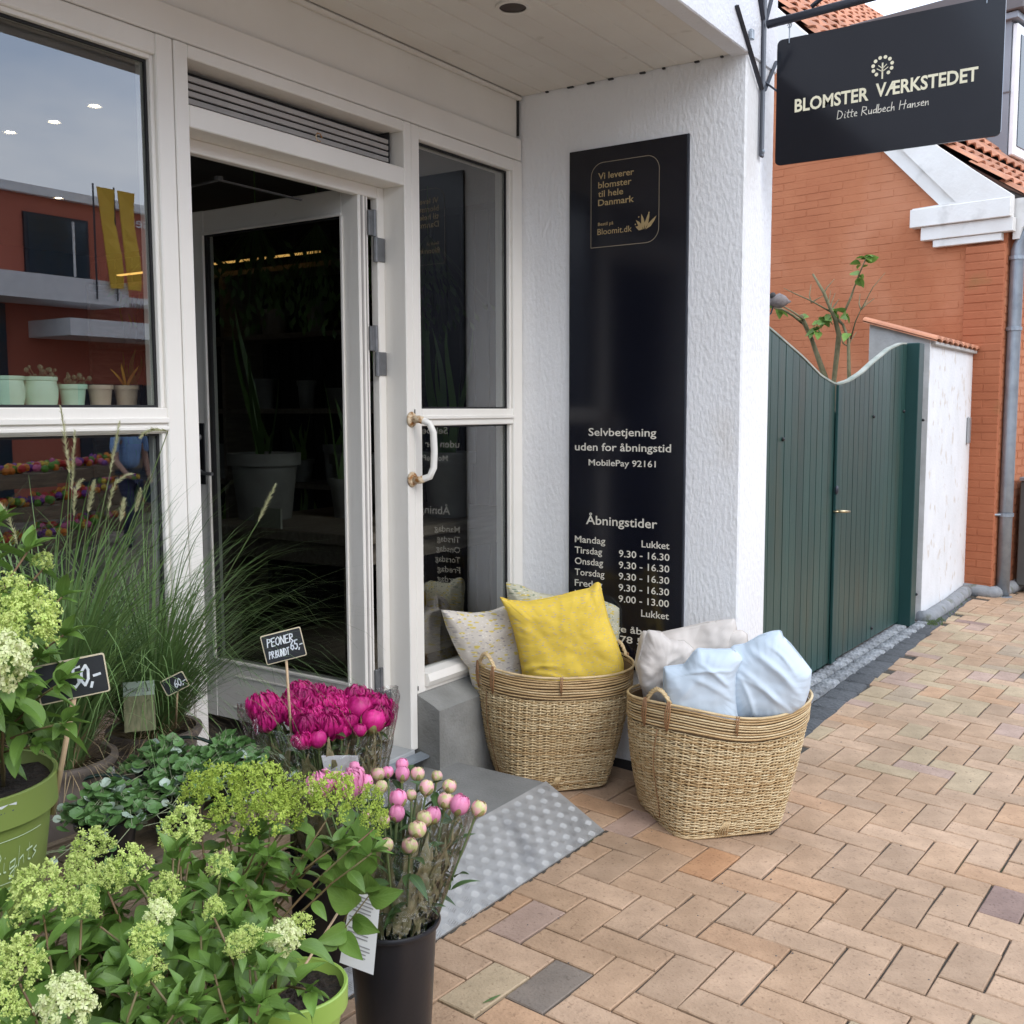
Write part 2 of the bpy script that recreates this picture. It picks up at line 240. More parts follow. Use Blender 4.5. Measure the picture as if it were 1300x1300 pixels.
# ------------------------------------------------------------------ mesh builder and object helpers
ORG = {}
class MB:
    def __init__(s, T=None): s.v = []; s.f = []; s.mi = []; s.T = T; s.m = 0; s.uv = None
    def add(s, vs, fs):
        b = len(s.v); s.v += [Vector(p) if s.T is None else s.T @ Vector(p) for p in vs]; s.f += [tuple(b+i for i in q) for q in fs]; s.mi += [s.m]*len(fs); return s
    def box(s, x0, x1, y0, y1, z0, z1, c=0.0):
        if c <= 0:
            vs = [(x, y, z) for z in (z0, z1) for y in (y0, y1) for x in (x0, x1)]
            return s.add(vs, [(0, 2, 3, 1), (4, 5, 7, 6), (0, 1, 5, 4), (2, 6, 7, 3), (0, 4, 6, 2), (1, 3, 7, 5)])
        vs = []; fs = []                                             # chamfered box: 24 vertices
        lo = (x0, y0, z0); hi = (x1, y1, z1); idx = {}
        for cx in (0, 1):
            for cy in (0, 1):
                for cz in (0, 1):
                    for ax in range(3):
                        p = []
                        for a, cc in enumerate((cx, cy, cz)):
                            e = hi[a] if cc else lo[a]; p.append(e if a == ax else e-c*(1 if cc else -1))
                        idx[cx, cy, cz, ax] = len(vs); vs.append(p)
        for ax in range(3):
            for q in (0, 1):
                o = [(0, 0), (1, 0), (1, 1), (0, 1)]
                k = []
                for a, b in o:
                    t = [0, 0, 0]; t[ax] = q; t[(ax+1) % 3] = a; t[(ax+2) % 3] = b; k.append(idx[(*t, ax)])
                fs.append(tuple(k if q else k[::-1]))
        for ax in range(3):
            b1, b2 = (ax+1) % 3, (ax+2) % 3
            for a in (0, 1):
                for b in (0, 1):
                    t0 = [0, 0, 0]; t1 = [0, 0, 0]; t1[ax] = 1; t0[b1] = t1[b1] = a; t0[b2] = t1[b2] = b
                    fs.append((idx[(*t0, b1)], idx[(*t1, b1)], idx[(*t1, b2)], idx[(*t0, b2)]))
        for cx in (0, 1):
            for cy in (0, 1):
                for cz in (0, 1): fs.append(tuple(idx[cx, cy, cz, ax] for ax in range(3)))
        return s.add(vs, fs)
    def prism(s, pts, a, b, axis='y'):                                # polygon pts in the plane normal to axis
        n = len(pts)
        def mk(p, h): return {'y': (p[0], h, p[1]), 'x': (h, p[0], p[1]), 'z': (p[0], p[1], h)}[axis]
        vs = [mk(p, a) for p in pts]+[mk(p, b) for p in pts]
        return s.add(vs, [tuple(range(n)), tuple(range(2*n-1, n-1, -1))]+[(i, i+n, (i+1) % n+n, (i+1) % n) for i in range(n)])
    def tube(s, path, rad, k=6, cap=True, flat=1.0):
        P = [Vector(p) for p in path]; n = len(P); rs = rad if isinstance(rad, (list, tuple)) else [rad]*n
        vs = []; up = Vector((0, 0, 1)); prev = None
        for i, p in enumerate(P):
            d = (P[min(i+1, n-1)]-P[max(i-1, 0)]).normalized()
            if prev is None:
                a = d.cross(up);
                if a.length < .05: a = d.cross(Vector((1, 0, 0)))
            else:
                a = prev-d*prev.dot(d)
            a.normalize(); prev = a; b = d.cross(a)
            for j in range(k):
                t = 2*math.pi*j/k; vs.append(p+a*math.cos(t)*rs[i]+b*math.sin(t)*rs[i]*flat)
        fs = [(i*k+j, i*k+(j+1) % k, (i+1)*k+(j+1) % k, (i+1)*k+j) for i in range(n-1) for j in range(k)]
        if cap: fs += [tuple(range(k-1, -1, -1)), tuple((n-1)*k+j for j in range(k))]
        return s.add(vs, fs)
    def lathe(s, prof, c=(0, 0, 0), k=32, a0=0, closed=True, wob=None):
        vs = []; n = len(prof)
        for j in range(k):
            t = a0+2*math.pi*j/k
            for r_, z in prof:
                q = wob(t, z) if wob else 1
                vs.append((c[0]+r_*q*math.cos(t), c[1]+r_*q*math.sin(t), c[2]+z))
        return s.add(vs, [(j*n+i, ((j+1) % k)*n+i, ((j+1) % k)*n+i+1, j*n+i+1) for j in range(k) for i in range(n-1)])
    def disc(s, c, r_, k=24):
        return s.add([(c[0]+r_*math.cos(2*math.pi*j/k), c[1]+r_*math.sin(2*math.pi*j/k), c[2]) for j in range(k)], [tuple(range(k))])
    def ball(s, c, r_, k=8, n=6, sc=(1, 1, 1)):
        vs = [(c[0]+r_*sc[0]*math.sin(math.pi*i/n)*math.cos(2*math.pi*j/k), c[1]+r_*sc[1]*math.sin(math.pi*i/n)*math.sin(2*math.pi*j/k), c[2]+r_*sc[2]*math.cos(math.pi*i/n)) for i in range(n+1) for j in range(k)]
        return s.add(vs, [(i*k+j, (i+1)*k+j, (i+1)*k+(j+1) % k, i*k+(j+1) % k) for i in range(n) for j in range(k)])
    def mesh(s, name, mats, smooth=False, org=Vector()):
        me = bpy.data.meshes.new(name); me.from_pydata([p-org for p in s.v], [], s.f)
        for q in (mats if isinstance(mats, (list, tuple)) else [mats]): me.materials.append(q)
        if any(s.mi): me.polygons.foreach_set('material_index', s.mi)
        if smooth: me.polygons.foreach_set('use_smooth', [True]*len(s.f))
        me.validate(); me.update(); return me
    def build(s, name, mats, parent=None, smooth=False, kind=None):
        org = ORG.get(parent, Vector()) if parent else Vector()
        o = bpy.data.objects.new(name, s.mesh(name, mats, smooth, org)); COL.objects.link(o)
        if parent: o.parent = parent; ORG[o] = org
        if kind: o['kind'] = kind
        return o
def smooth_angle(o, deg=40):
    me = o.data; me.polygons.foreach_set('use_smooth', [True]*len(me.polygons))
    try: me.set_sharp_from_angle(angle=R(deg))
    except Exception: pass
    return o
def thing(name, label, cat, loc=(0, 0, 0), group=None):
    o = bpy.data.objects.new(name, None); o.empty_display_size = .05; COL.objects.link(o); o.location = loc; ORG[o] = Vector(loc)
    o['label'] = label; o['category'] = cat
    if group: o['group'] = group
    return o
def tag(o, label, cat, group=None):
    o['label'] = label; o['category'] = cat
    if group: o['group'] = group
    return o
def inst(name, me, parent, mat):
    o = bpy.data.objects.new(name, me); COL.objects.link(o)
    if parent:
        o.parent = parent; mat = Matrix.Translation(-ORG.get(parent, Vector())) @ mat
    o.matrix_basis = mat; return o
def frame3(x, y, z, loc): mm = Matrix((Vector(x), Vector(y), Vector(z))).transposed().to_4x4(); mm.translation = loc; return mm
# lettering: T maps text space (x right, y up, z out of the board) to the world
def text(body, T, x0, base, width, height, mat, parent, name='lettering', bold=0, shear=0, extrude=.0008, align='LEFT'):
    c = bpy.data.curves.new(name, 'FONT'); c.body = body; c.size = 1; c.offset = bold; c.shear = shear; c.resolution_u = 3
    o = bpy.data.objects.new(name, c); COL.objects.link(o); dg = bpy.context.evaluated_depsgraph_get(); dg.update()
    me = bpy.data.meshes.new_from_object(o.evaluated_get(dg)); COL.objects.unlink(o); bpy.data.objects.remove(o)
    xs = [v.co.x for v in me.vertices]; mnx, mxx = min(xs), max(xs); sx = width/(mxx-mnx); sy = height/.70
    org = ORG.get(parent, Vector())
    b = MB(); b.v = [T @ Vector((x0+(v.co.x-mnx)*sx, base+v.co.y*sy, extrude))-org for v in me.vertices]
    b.f = [tuple(p.vertices) for p in me.polygons]; b.mi = [0]*len(b.f); bpy.data.meshes.remove(me)
    me2 = b.mesh(name, mat); o = bpy.data.objects.new(name, me2); COL.objects.link(o); o.parent = parent; ORG[o] = org; return o
STK = {  # single-stroke hand lettering: polylines in a unit-high box, last number is the advance
 'P': ([[(0, 0), (.05, 1), (.4, .9), (.45, .65), (.05, .5)]], .6), 'E': ([[(.45, 1), (0, .95), (.02, 0), (.45, .02)], [(0, .5), (.38, .52)]], .6), 'O': ([[(.3, 1), (0, .7), (.02, .2), (.3, 0), (.5, .3), (.5, .8), (.3, 1)]], .68),
 'N': ([[(0, 0), (.02, 1), (.45, 0), (.5, 1)]], .65), 'R': ([[(0, 0), (.05, 1), (.4, .9), (.42, .6), (.05, .5), (.5, 0)]], .62), 'B': ([[(0, 0), (.02, 1), (.38, .85), (.05, .52), (.45, .3), (.35, .02), (0, 0)]], .6),
 'U': ([[(0, 1), (.02, .2), (.25, 0), (.45, .2), (.5, 1)]], .65), 'D': ([[(0, 0), (.04, 1), (.35, .85), (.5, .5), (.35, .1), (0, 0)]], .62), 'T': ([[(0, .95), (.55, 1)], [(.28, 1), (.25, 0)]], .6), '.': ([[(.05, 0), (.1, .04)]], .22), ' ': ([], .35),
 '6': ([[(.4, 1), (.08, .6), (.03, .2), (.25, 0), (.45, .2), (.35, .5), (.08, .42)]], .58), '5': ([[(.45, 1), (.08, .98), (.05, .6), (.35, .55), (.42, .2), (.2, 0), (0, .08)]], .56), '0': ([[(.28, 1), (.02, .7), (.02, .25), (.25, 0), (.45, .3), (.45, .75), (.28, 1)]], .6),
 '4': ([[(.35, 0), (.36, 1), (0, .35), (.5, .35)]], .6), '2': ([[(.02, .8), (.25, 1), (.42, .75), (0, .02), (.48, 0)]], .58), '8': ([[(.25, .52), (.05, .75), (.25, 1), (.42, .75), (.05, .25), (.22, 0), (.45, .22), (.25, .52)]], .58), 'X': ([[(0, 0), (.45, 1)], [(0, 1), (.48, 0)]], .6),
 ',': ([[(.1, .08), (.02, -.15)]], .2), '-': ([[(0, .4), (.4, .44)]], .5), 'i': ([[(.1, .5), (.08, .05), (.18, .02)], [(.12, .72), (.14, .75)]], .27), 't': ([[(.15, .9), (.1, .1), (.25, .02)], [(0, .58), (.32, .62)]], .34), 'e': ([[(.05, .28), (.3, .36), (.22, .55), (.05, .4), (.08, .08), (.32, .06)]], .4),
 'u': ([[(.02, .5), (.05, .08), (.25, .08), (.3, .5), (.32, .03)]], .42), 'd': ([[(.32, .5), (.08, .42), (.05, .08), (.3, .12), (.36, 1), (.34, .02)]], .45), 'b': ([[(.05, 1), (.02, .02), (.05, .35), (.28, .48), (.34, .2), (.2, 0), (.02, .06)]], .42), 'c': ([[(.3, .46), (.1, .45), (.03, .15), (.15, .0), (.32, .08)]], .4),
 'h': ([[(.05, 1), (.02, 0), (.08, .35), (.25, .46), (.3, .02)]], .42), 'H': ([[(.05, 1), (0, 0)], [(.5, 1), (.42, 0)], [(0, .5), (.6, .58)]], .68), 'a': ([[(.3, .48), (.08, .4), (.04, .08), (.25, .1), (.32, .48), (.34, .02)]], .44), 'n': ([[(.02, .5), (.04, 0), (.08, .35), (.25, .48), (.3, .02)]], .42), 's': ([[(.26, .48), (.06, .4), (.25, .2), (.02, .02)]], .34),
 'l': ([[(.0, .1), (.25, .8), (.2, 1), (.08, .8), (.08, .1), (.25, .05)]], .28), 'g': ([[(.3, .48), (.08, .4), (.06, .08), (.28, .15), (.32, .48), (.26, -.35), (.05, -.4), (.1, -.15), (.4, .1)]], .44), 'm': ([[(.02, .5), (.04, 0), (.1, .42), (.22, .45), (.24, .03), (.3, .42), (.42, .45), (.45, .02)]], .55), 'r': ([[(.03, .5), (.05, 0), (.1, .4), (.28, .48)]], .32)}
def hand(body, T, x0, base, width, height, mat, parent, sw=.07, out=.0009, slant=.15, name='lettering', rise=0):
    adv = sum(STK[ch][1] for ch in body); kx = width/adv; ky = height; b = MB(); x = 0
    for ch in body:
        for pl in STK[ch][0]:
            pts = [Vector((x0+(x+p[0])*kx+p[1]*slant*ky*.5, base+p[1]*ky+rise*(x+p[0])/adv)) for p in pl]
            for i in range(len(pts)-1):
                d = pts[i+1]-pts[i]
                if d.length < 1e-7: continue
                n = Vector((-d.y, d.x)).normalized()*sw*height*.5; e = d.normalized()*sw*height*.3
                a, c = pts[i]-e, pts[i+1]+e
                b.add([T @ Vector((*(a+n), out)), T @ Vector((*(a-n), out)), T @ Vector((*(c-n), out)), T @ Vector((*(c+n), out))], [(0, 1, 2, 3)]); out += 1e-6
        x += STK[ch][1]
    return b.build(name, mat, parent)

# ------------------------------------------------------------------ ground, pavement of bricks, setts
GX, GY, G0 = -.020394, .044924, -.020723
def G(x, y):
    return G0+GX*max(-4, min(13, x))+GY*max(-2.5, min(2.6, y))
nrm = Vector((-GX, -GY, 1)).normalized()
xs = [-300, -60, -4, 0, 3, 6, 9, 13, 60, 300]; ys = [-300, -60, -12, -6, -2.5, -1, .5, 1.5, 2.6, 8, 60, 300]
g = MB(); g.add([(x, y, G(x, y)-.016) for y in ys for x in xs], [(j*10+i, j*10+i+1, (j+1)*10+i+1, (j+1)*10+i) for j in range(11) for i in range(9)])
g.build('ground', M['asphalt'], kind='structure')
CELL = .115; TH = .033421; CX, CY, ASP = -16.8862, -12.43232, 1.00263
def L2W(a, b):
    lx = (a-CX)*CELL; ly = (-b*ASP-CY)*CELL; c, s_ = math.cos(TH), math.sin(TH); return c*lx+s_*ly, -s_*lx+c*ly
pav = MB(); pav.add([(x, y, G(x, y)-.0085) for y in (-1.2, 0, 1.2, 2.36) for x in (-1, 2, 5, 8, 11, 13)], [(j*6+i, j*6+i+1, (j+1)*6+i+1, (j+1)*6+i) for j in range(3) for i in range(5)])
pave = pav.build('pavement', M['joint'], kind='structure')
def brick_verts(L, Wd, r_, top=0.0):
    hx, hy = L/2-.0028, Wd/2-.0028; c = .0022
    j = lambda: r_.uniform(-.0017, .0017)
    q = [(-1, -1), (1, -1), (1, 1), (-1, 1)]
    co = [(a*hx+j(), b*hy+j()) for a, b in q]; vs = []
    for x, y in co: vs.append((x, y, -.012))
    for x, y in co: vs.append((x, y, -.0025+top))
    for (x, y), (a, b) in zip(co, q): vs.append((x-a*c*1.3, y-b*c*1.3, j()*.6+top))
    fs = [(8, 9, 10, 11)]
    for k in (0, 4): fs += [(k+i, k+(i+1) % 4, k+4+(i+1) % 4, k+4+i) for i in range(4)]
    return vs, fs
br = random.Random(3)
bmeshes = []
for t in range(len(BR)):
    for v in range(3):
        b = MB(); b.add(*brick_verts(2*CELL, CELL, br)); bmeshes.append((t, b.mesh('brick', BR[t])))
by_tone = {}
for t, me in bmeshes: by_tone.setdefault(t, []).append(me)
u2 = Vector((math.cos(TH), -math.sin(TH), 0)); u2.z = GX*u2.x+GY*u2.y; u2.normalize(); v2 = nrm.cross(u2)
cand = []
for a in range(-16, 96):
    for b in range(-36, 26):
        k = (a-b) % 4
        if k == 0: ca, cb, o90 = a+1, b+.5, 0
        elif k == 3: ca, cb, o90 = a+.5, b+1, 1
        else: continue
        x, y = L2W(ca, cb)
        if x < -.2 or x > 12.5 or y > 2.3 or y < -.9: continue
        if x > 3.6 and y > 1.50+.0294*(x-4.77) and x < 9.2: continue
        if x > 9.15 and y > 1.45-.176*(x-9.4): continue
        d = math.hypot(x, y); az = math.degrees(math.atan2(y, x)); seen = 6 < az < 62 and d > 1.2
        if y > 1.66 and x < 3.0: seen = False
        cand.append((0 if seen else 1, d, ca, cb, o90, x, y))
cand.sort()
def tone_for(x, y, ca, cb):
    if abs(ca-1) < .6 and abs(cb-.5) < .6: return 6
    if abs(ca-9) < .6 and abs(cb-.5) < .6: return 5
    w = [8, 8, 5, 2.5, .3, .25, .05, .06, 1.2, 1.2]
    if x > 4.2: w = [5, 6, 3, 1.2, 1.0, .25, .08, .25, 6, 1.6]
    return br.choices(range(10), w)[0]
rest = MB()
for i, (sn, d, ca, cb, o90, x, y) in enumerate(cand):
    t = tone_for(x, y, ca, cb); e1, e2 = (u2, v2) if not o90 else (v2, -u2)
    tl = Matrix.Rotation(br.gauss(0, .006), 3, 'X') @ Matrix.Rotation(br.gauss(0, .005), 3, 'Y') @ Matrix.Rotation(br.gauss(0, .006), 3, 'Z')
    mt = frame3(e1, e2, nrm, (x, y, G(x, y)+br.gauss(0, .0007))) @ tl.to_4x4()
    if i < 300 and sn == 0: inst('brick', br.choice(by_tone[t]), pave, mt)
    else:
        rest.T = mt; rest.m = t; rest.add(*brick_verts(2*CELL, CELL, br))
rest.build('brick_field', BR, pave, kind='stuff')
# sett strip in front of the gate
strip = MB(); strip.add([(3.6, 1.46, G(3.6, 1.46)-.004), (9.3, 1.60, G(9.3, 1.6)-.004), (9.3, 2.2, G(9.3, 2.2)-.004), (3.6, 2.2, G(3.6, 2.2)-.004)], [(0, 1, 2, 3)])
strip = strip.build('gutter_path', M['joint'], kind='structure')
def stone_mesh(L, Wd, hgt, mat, seed):
    r_ = random.Random(seed); j = lambda a: r_.uniform(-a, a); b = MB(); q = [(-1, -1), (1, -1), (1, 1), (-1, 1)]
    lo = [(a*L/2+j(.004), c*Wd/2+j(.004)) for a, c in q]; vs = [(x, y, -.02) for x, y in lo]+[(x*.98, y*.98, hgt*.3+j(.002)) for x, y in lo]+[(x*.8, y*.8, hgt+j(.004)) for x, y in lo]+[(0, 0, hgt+.003)]
    b.add(vs, [(i, (i+1) % 4, 4+(i+1) % 4, 4+i) for i in range(4)]+[(4+i, 4+(i+1) % 4, 8+(i+1) % 4, 8+i) for i in range(4)]+[(8+i, 8+(i+1) % 4, 12) for i in range(4)])
    return b.mesh('sett', mat, True)
sm = [stone_mesh(.105, .084, .017, M['sett'], i) for i in range(6)]; dm = [stone_mesh(.20, .135, .008, M['dark_sett'], 20+i) for i in range(4)]
for row in range(3):
    x = 3.72+row*.04
    while x < 7.75:
        y = 1.755-row*.092-.002*(x-4)
        if row == 2: y = 1.585+.006*(x-4)
        if y > 1.50+.029*(x-4.77)+.10 or row < 2:
            inst('sett', br.choice(sm), strip, frame3((1, 0, GX), (0, 1, GY), (0, 0, 1), (x, y, G(x, y)+.001)) @ Matrix.Rotation(br.gauss(0, .05), 4, 'Z'))
        x += .118+br.uniform(-.006, .008)
x = 3.7
while x < 9.2:
    y = 1.475+.0294*(x-4.77)+.055; inst('gutter_stone', br.choice(dm), strip, frame3((1, .0294, GX), (-.0294, 1, GY), (0, 0, 1), (x, y, G(x, y)+.001)) @ Matrix.Rotation(br.gauss(0, .02), 4, 'Z')); x += .205
mb_ = MB(); r_ = random.Random(31)
for i in range(900):
    x = r_.choice((r_.uniform(7.62, 7.95), r_.uniform(7.7, 9.1), r_.gauss(7.78, .08))); y = 1.60+.02*(x-7.8)+r_.gauss(0, .022); h_ = r_.uniform(.006, .024); a = r_.uniform(0, 6.28); z = G(x, y)+.004; mb_.add([(x-.003*math.cos(a), y-.003*math.sin(a), z), (x+.003*math.cos(a), y+.003*math.sin(a), z), (x+r_.gauss(0, .006), y+r_.gauss(0, .006), z+h_)], [(0, 1, 2)])
mo = mb_.build('moss', pm('moss', (.12, .19, .05), (.07, .10, .03), 30, .9), kind='stuff'); tag(mo, 'green moss growing at the foot of the whitewashed wall', 'moss')
cr = MB(); r_ = random.Random(17)
for i in range(260):
    x = r_.uniform(1.9, 7); y = r_.uniform(.1, 1.6); q = r_.uniform(.0012, .0035); z = G(x, y)
    cr.add([(x-q, y, z), (x+q*.7, y-q, z), (x+q*.4, y+q, z), (x, y, z+q)], [(0, 1, 3), (1, 2, 3), (2, 0, 3)])
tag(cr.build('grit', M['dark_sett'], kind='stuff'), 'scattered dark grit lying on the herringbone bricks', 'grit')
# small litter on the paving
tag(MB().tube([(1.93, 1.385, G(1.93, 1.385)+.004), (1.955, 1.375, G(1.955, 1.375)+.007), (1.985, 1.372, G(1.98, 1.37)+.004)], [.001, .005, .001], 5, flat=.3).build('fallen_leaf', M['leaf_dark']), 'slim green leaf lying on the bricks beside the metal ramp', 'leaf')

# ------------------------------------------------------------------ the shop building
YF = 2.37; XW = 3.614; XE = 3.89; YE = 1.43; ZC = 2.665
shop = thing('shop_building', 'white rendered flower shop with open glazed door, shop windows and a boarded canopy', 'shop', (2.4, 2.6, .1))
w = MB(); w.box(XW, XE, YE, 2.468, -.25, 2.70, .006); w.build('side_wall', M['plaster'], shop)
w = MB(); w.box(XW-.004, XE+.003, YE-.004, 2.365, -.2, .028); w.build('wall_base', M['bitumen_and_gap_shade'], shop)
w = MB(); w.box(-3.5, XE+.002, YE-.006, YE+.06, 2.657, 3.9, .004); w.build('fascia', M['plaster2'], shop)
w = MB(); w.box(-3.5, XE, YE+.061, 8.0, 3.2, 3.9); w.box(XW+.03, XE, YE+.061, 8.0, 2.701, 3.2); w.build('upper_wall', M['plaster2'], shop)
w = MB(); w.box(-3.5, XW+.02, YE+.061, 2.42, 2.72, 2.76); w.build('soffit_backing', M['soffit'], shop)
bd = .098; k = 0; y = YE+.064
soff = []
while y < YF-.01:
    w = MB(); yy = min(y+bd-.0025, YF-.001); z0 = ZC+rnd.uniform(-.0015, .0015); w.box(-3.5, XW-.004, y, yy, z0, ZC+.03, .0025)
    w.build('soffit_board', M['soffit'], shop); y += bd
w = MB()
for i in range(8):                                                   # dark blocks painted in as gap shadow along the soffit edge
    yy = 1.52+i*.105+rnd.uniform(-.02, .02); w.box(XW-.012, XW-.002, yy, yy+rnd.uniform(.008, .03), ZC-.006, ZC-.001)
w.build('soffit_gap_shade', M['bitumen_and_gap_shade'], shop, kind='stuff')
rl_ = MB(); rl_.lathe([(.044, -.002), (.030, -.0035), (0, -.0035)], (2.81, 1.88, ZC), 28)
o = smooth_angle(rl_.build('recessed_light', [pm('socket_brown', (.05, .032, .022), rough=.6)], shop)); w = MB(); w.lathe([(.042, -.006), (.054, -.007), (.056, -.001)], (2.81, 1.88, ZC), 28); w.build('trim_ring', M['soffit'], o)
# boards above the frames
w = MB(); w.box(-3.5, XW-.006, YF+.004, YF+.12, 2.412, 2.498, .003); w.build('header_board', M['frame'], shop)
w = MB(); w.box(-3.5, XW-.012, YF+.022, YF+.12, 2.501, ZC+.02, .003); w.build('upper_header_board', M['frame'], shop)
w = MB(); w.tube([(-3.5, YF+.012, ZC-.006), (XW-.006, YF+.012, ZC-.006)], .012, 6); w.build('corner_trim', M['soffit'], shop)
w = MB(); w.box(XW-.0135, XW-.0105, YF+.012, YF+.03, 2.512, 2.655); w.build('corner_gap', M['bitumen_and_gap_shade'], shop)
w = MB(); w.box(XW-.013, XW-.001, YF+.004, YF+.10, .42, 2.41, .003); w.build('frame_filler', M['frame'], shop)
def frame_rect(b, x0, x1, z0, z1, t, y0, y1, tb=None, tr=None, tt=None):
    tb = tb or t; tr = tr or t; tt = tt or t
    b.box(x0, x0+t, y0, y1, z0, z1, .003); b.box(x1-tr, x1, y0, y1, z0, z1, .003); b.box(x0+t, x1-tr, y0+.001, y1, z1-tt, z1, .003); b.box(x0+t, x1-tr, y0+.001, y1, z0, z0+tb, .003)
def pane(x0, x1, z0, z1, parent, y=YF+.034, mat='glass'):
    b = MB(); b.box(x0, x1, y, y+.006, z0, z1); p = b.build('pane', M[mat], parent)
    b = MB(); t = .007
    for a in ((x0, x1, z0, z0+t), (x0, x1, z1-t, z1), (x0, x0+t, z0+t, z1-t), (x1-t, x1, z0+t, z1-t)): b.box(a[0], a[1], y-.008, y-.001, a[2], a[3])
    b.build('gasket', M['rubber'], parent); return p
# left shop window
lw = MB(); frame_rect(lw, -1.2, 1.905, .42, 2.408, .055, YF, YF+.09)
lw.box(-1.145, 1.85, YF+.002, YF+.09, 1.361, 1.427, .003); lw.box(-1.145, 1.85, YF-.006, YF+.02, 1.385, 1.40, .002)
lw.box(-1.145, 1.85, YF-.004, YF+.0, 1.366, 1.376, .002)
for z0, z1 in ((.475, 1.361), (1.427, 2.353)):
    lw.box(1.838, 1.850, YF+.012, YF+.06, z0, z1, .002); lw.box(-1.145, 1.838, YF+.012, YF+.06, z1-.012 if z1 > 2 else z1-.004, z1, .001)
lw = lw.build('window_frame', M['frame'], shop)
pane(-1.145, 1.838, .475, 1.357, lw); pane(-1.145, 1.838, 1.427, 2.341, lw)
# right shop window
rw = MB(); frame_rect(rw, 2.905, XW-.012, .385, 2.408, .045, YF, YF+.09, tb=.055, tr=.06)
rw.box(2.95, 3.542, YF+.002, YF+.09, 1.361, 1.423, .003); rw.box(2.95, 3.542, YF-.006, YF+.02, 1.385, 1.398, .002)
for z0, z1 in ((.44, 1.361), (1.423, 2.363)):
    rw.box(3.530, 3.542, YF+.012, YF+.06, z0, z1, .002); rw.box(2.95, 2.958, YF+.012, YF+.06, z0, z1, .002)
rw = rw.build('window_frame', M['frame'], shop)
pane(2.958, 3.530, .44, 1.361, rw); pane(2.958, 3.530, 1.423, 2.361, rw)
sl = MB(); sl.prism([(YF+.05, .46), (YF-.012, .452), (YF-.022, .425), (YF-.012, .405), (YF+.05, .405)], 2.951, XW-.016, 'x'); sl.build('sill_drip', M['frame'], shop)
# low walls and sill block
sb = MB(); sb.prism([(YF+.16, -.2), (YF-.10, -.2), (YF-.10, .338), (YF-.075, .352), (YF+.03, .395), (YF+.16, .395)], 2.905, XW-.008, 'x'); sb.build('sill_block', M['concrete'], shop)
sb = MB(); sb.prism([(YF+.16, -.2), (YF-.02, -.2), (YF-.02, .40), (YF+.03, .418), (YF+.16, .418)], -3.5, 1.90, 'x'); sb.build('low_wall', M['concrete'], shop)
# door frame: posts, header, threshold
df = MB(); df.box(1.907, 1.953, YF-.002, YF+.115, .196, 2.408, .003); df.box(2.865, 2.903, YF-.002, YF+.118, .182, 2.408, .003)
df.box(1.953, 2.865, YF-.001, YF+.115, 2.190, 2.250, .003); df.box(1.953, 2.865, YF-.001, YF+.115, 2.372, 2.408, .003)
df.box(2.828, 2.865, YF+.092, YF+.125, .21, 2.19, .003); df.box(1.953, 1.972, YF+.092, YF+.125, .21, 2.19, .003); df.box(1.972, 2.828, YF+.092, YF+.125, 2.150, 2.19, .003)
df = df.build('door_frame', M['frame'], shop)
th = MB(); th.box(1.945, 2.87, YF-.015, YF+.16, .155, .190, .003); th.build('threshold', M['grey_paint'], shop)
th = MB(); th.prism([(YF-.016, .176), (YF-.055, .168), (YF-.055, .160), (YF-.016, .156)], 1.95, 2.90, 'x'); th.build('threshold_lip', M['galv'], shop)
# louvre grille over the door
lv = MB(); lv.box(1.9535, 2.8645, YF+.10, YF+.112, 2.2505, 2.3715); lv.box(2.846, 2.850, YF+.05, YF+.10, 2.251, 2.371); lv = lv.build('ventilation_grille', M['bitumen_and_gap_shade'], shop)
zs = 2.352
for i in range(6):
    b = MB(); b.prism([(YF+.052, zs-.020), (YF+.052, zs-.006), (YF+.072, zs+.0), (YF+.094, zs+.0), (YF+.094, zs-.006), (YF+.07, zs-.010), (YF+.06, zs-.020)], 1.954, 2.845, 'x'); b.build('slat', M['louver'], lv); zs -= .0205
rg = MB(); rg.tube([(2.44+.013*math.cos(t/3*math.pi), YF-.012, 2.262+.013*math.sin(t/3*math.pi)) for t in range(6)], .0022, 5); rg.build('hook_ring', M['rust'], shop)
# door leaf, opened inwards about ninety degrees
X0, X1, YA, YB, ZB, ZT = 2.736, 2.786, 2.468, 3.362, .200, 2.180
dl = MB(); st = .078
dl.box(X0, X1, YA, YA+st, ZB, ZT, .003); dl.box(X0, X1, YB-.10, YB, ZB, ZT, .003); dl.box(X0+.0008, X1-.0008, YA+st, YB-.10, ZT-.088, ZT-.001, .003); dl.box(X0+.0008, X1-.0008, YA+st, YB-.10, ZB+.001, .435, .003)
dl.box(X0-.007, X0, YA+st-.004, YB-.096, 2.086, 2.097, .002); dl.box(X0-.007, X0, YA+st-.004, YB-.096, .428, .44, .002); dl.box(X0-.007, X0, YA+st-.008, YA+st+.004, .44, 2.086, .002); dl.box(X0-.007, X0, YB-.104, YB-.09, .44, 2.086, .002)
dl.box(X0-.003, X0, YA+st+.07, YB-.2, .25, .258, .001); dl.box(X0-.003, X0, YA+st+.07, YB-.2, .375, .383, .001)
door = dl.build('door', M['frame'], shop)
b = MB(); b.box(X0+.018, X0+.024, YA+st, YB-.10, .435, 2.092); b.build('door_pane', M['glass_dim'], door)
b = MB()
for a in ((YA+st+.001, YA+st+.009), (YB-.118, YB-.101)): b.box(X0+.004, X0+.017, a[0], a[1], .437, 2.090)
b.box(X0+.004, X0+.017, YA+st+.01, YB-.12, 2.081, 2.090); b.build('door_gasket', M['rubber'], door)
b = MB(); b.box(X0-.006, X0-.0002, YB-.075, YB-.035, 1.13, 1.37, .002); b.build('lock_plate', M['black_pot'], door)
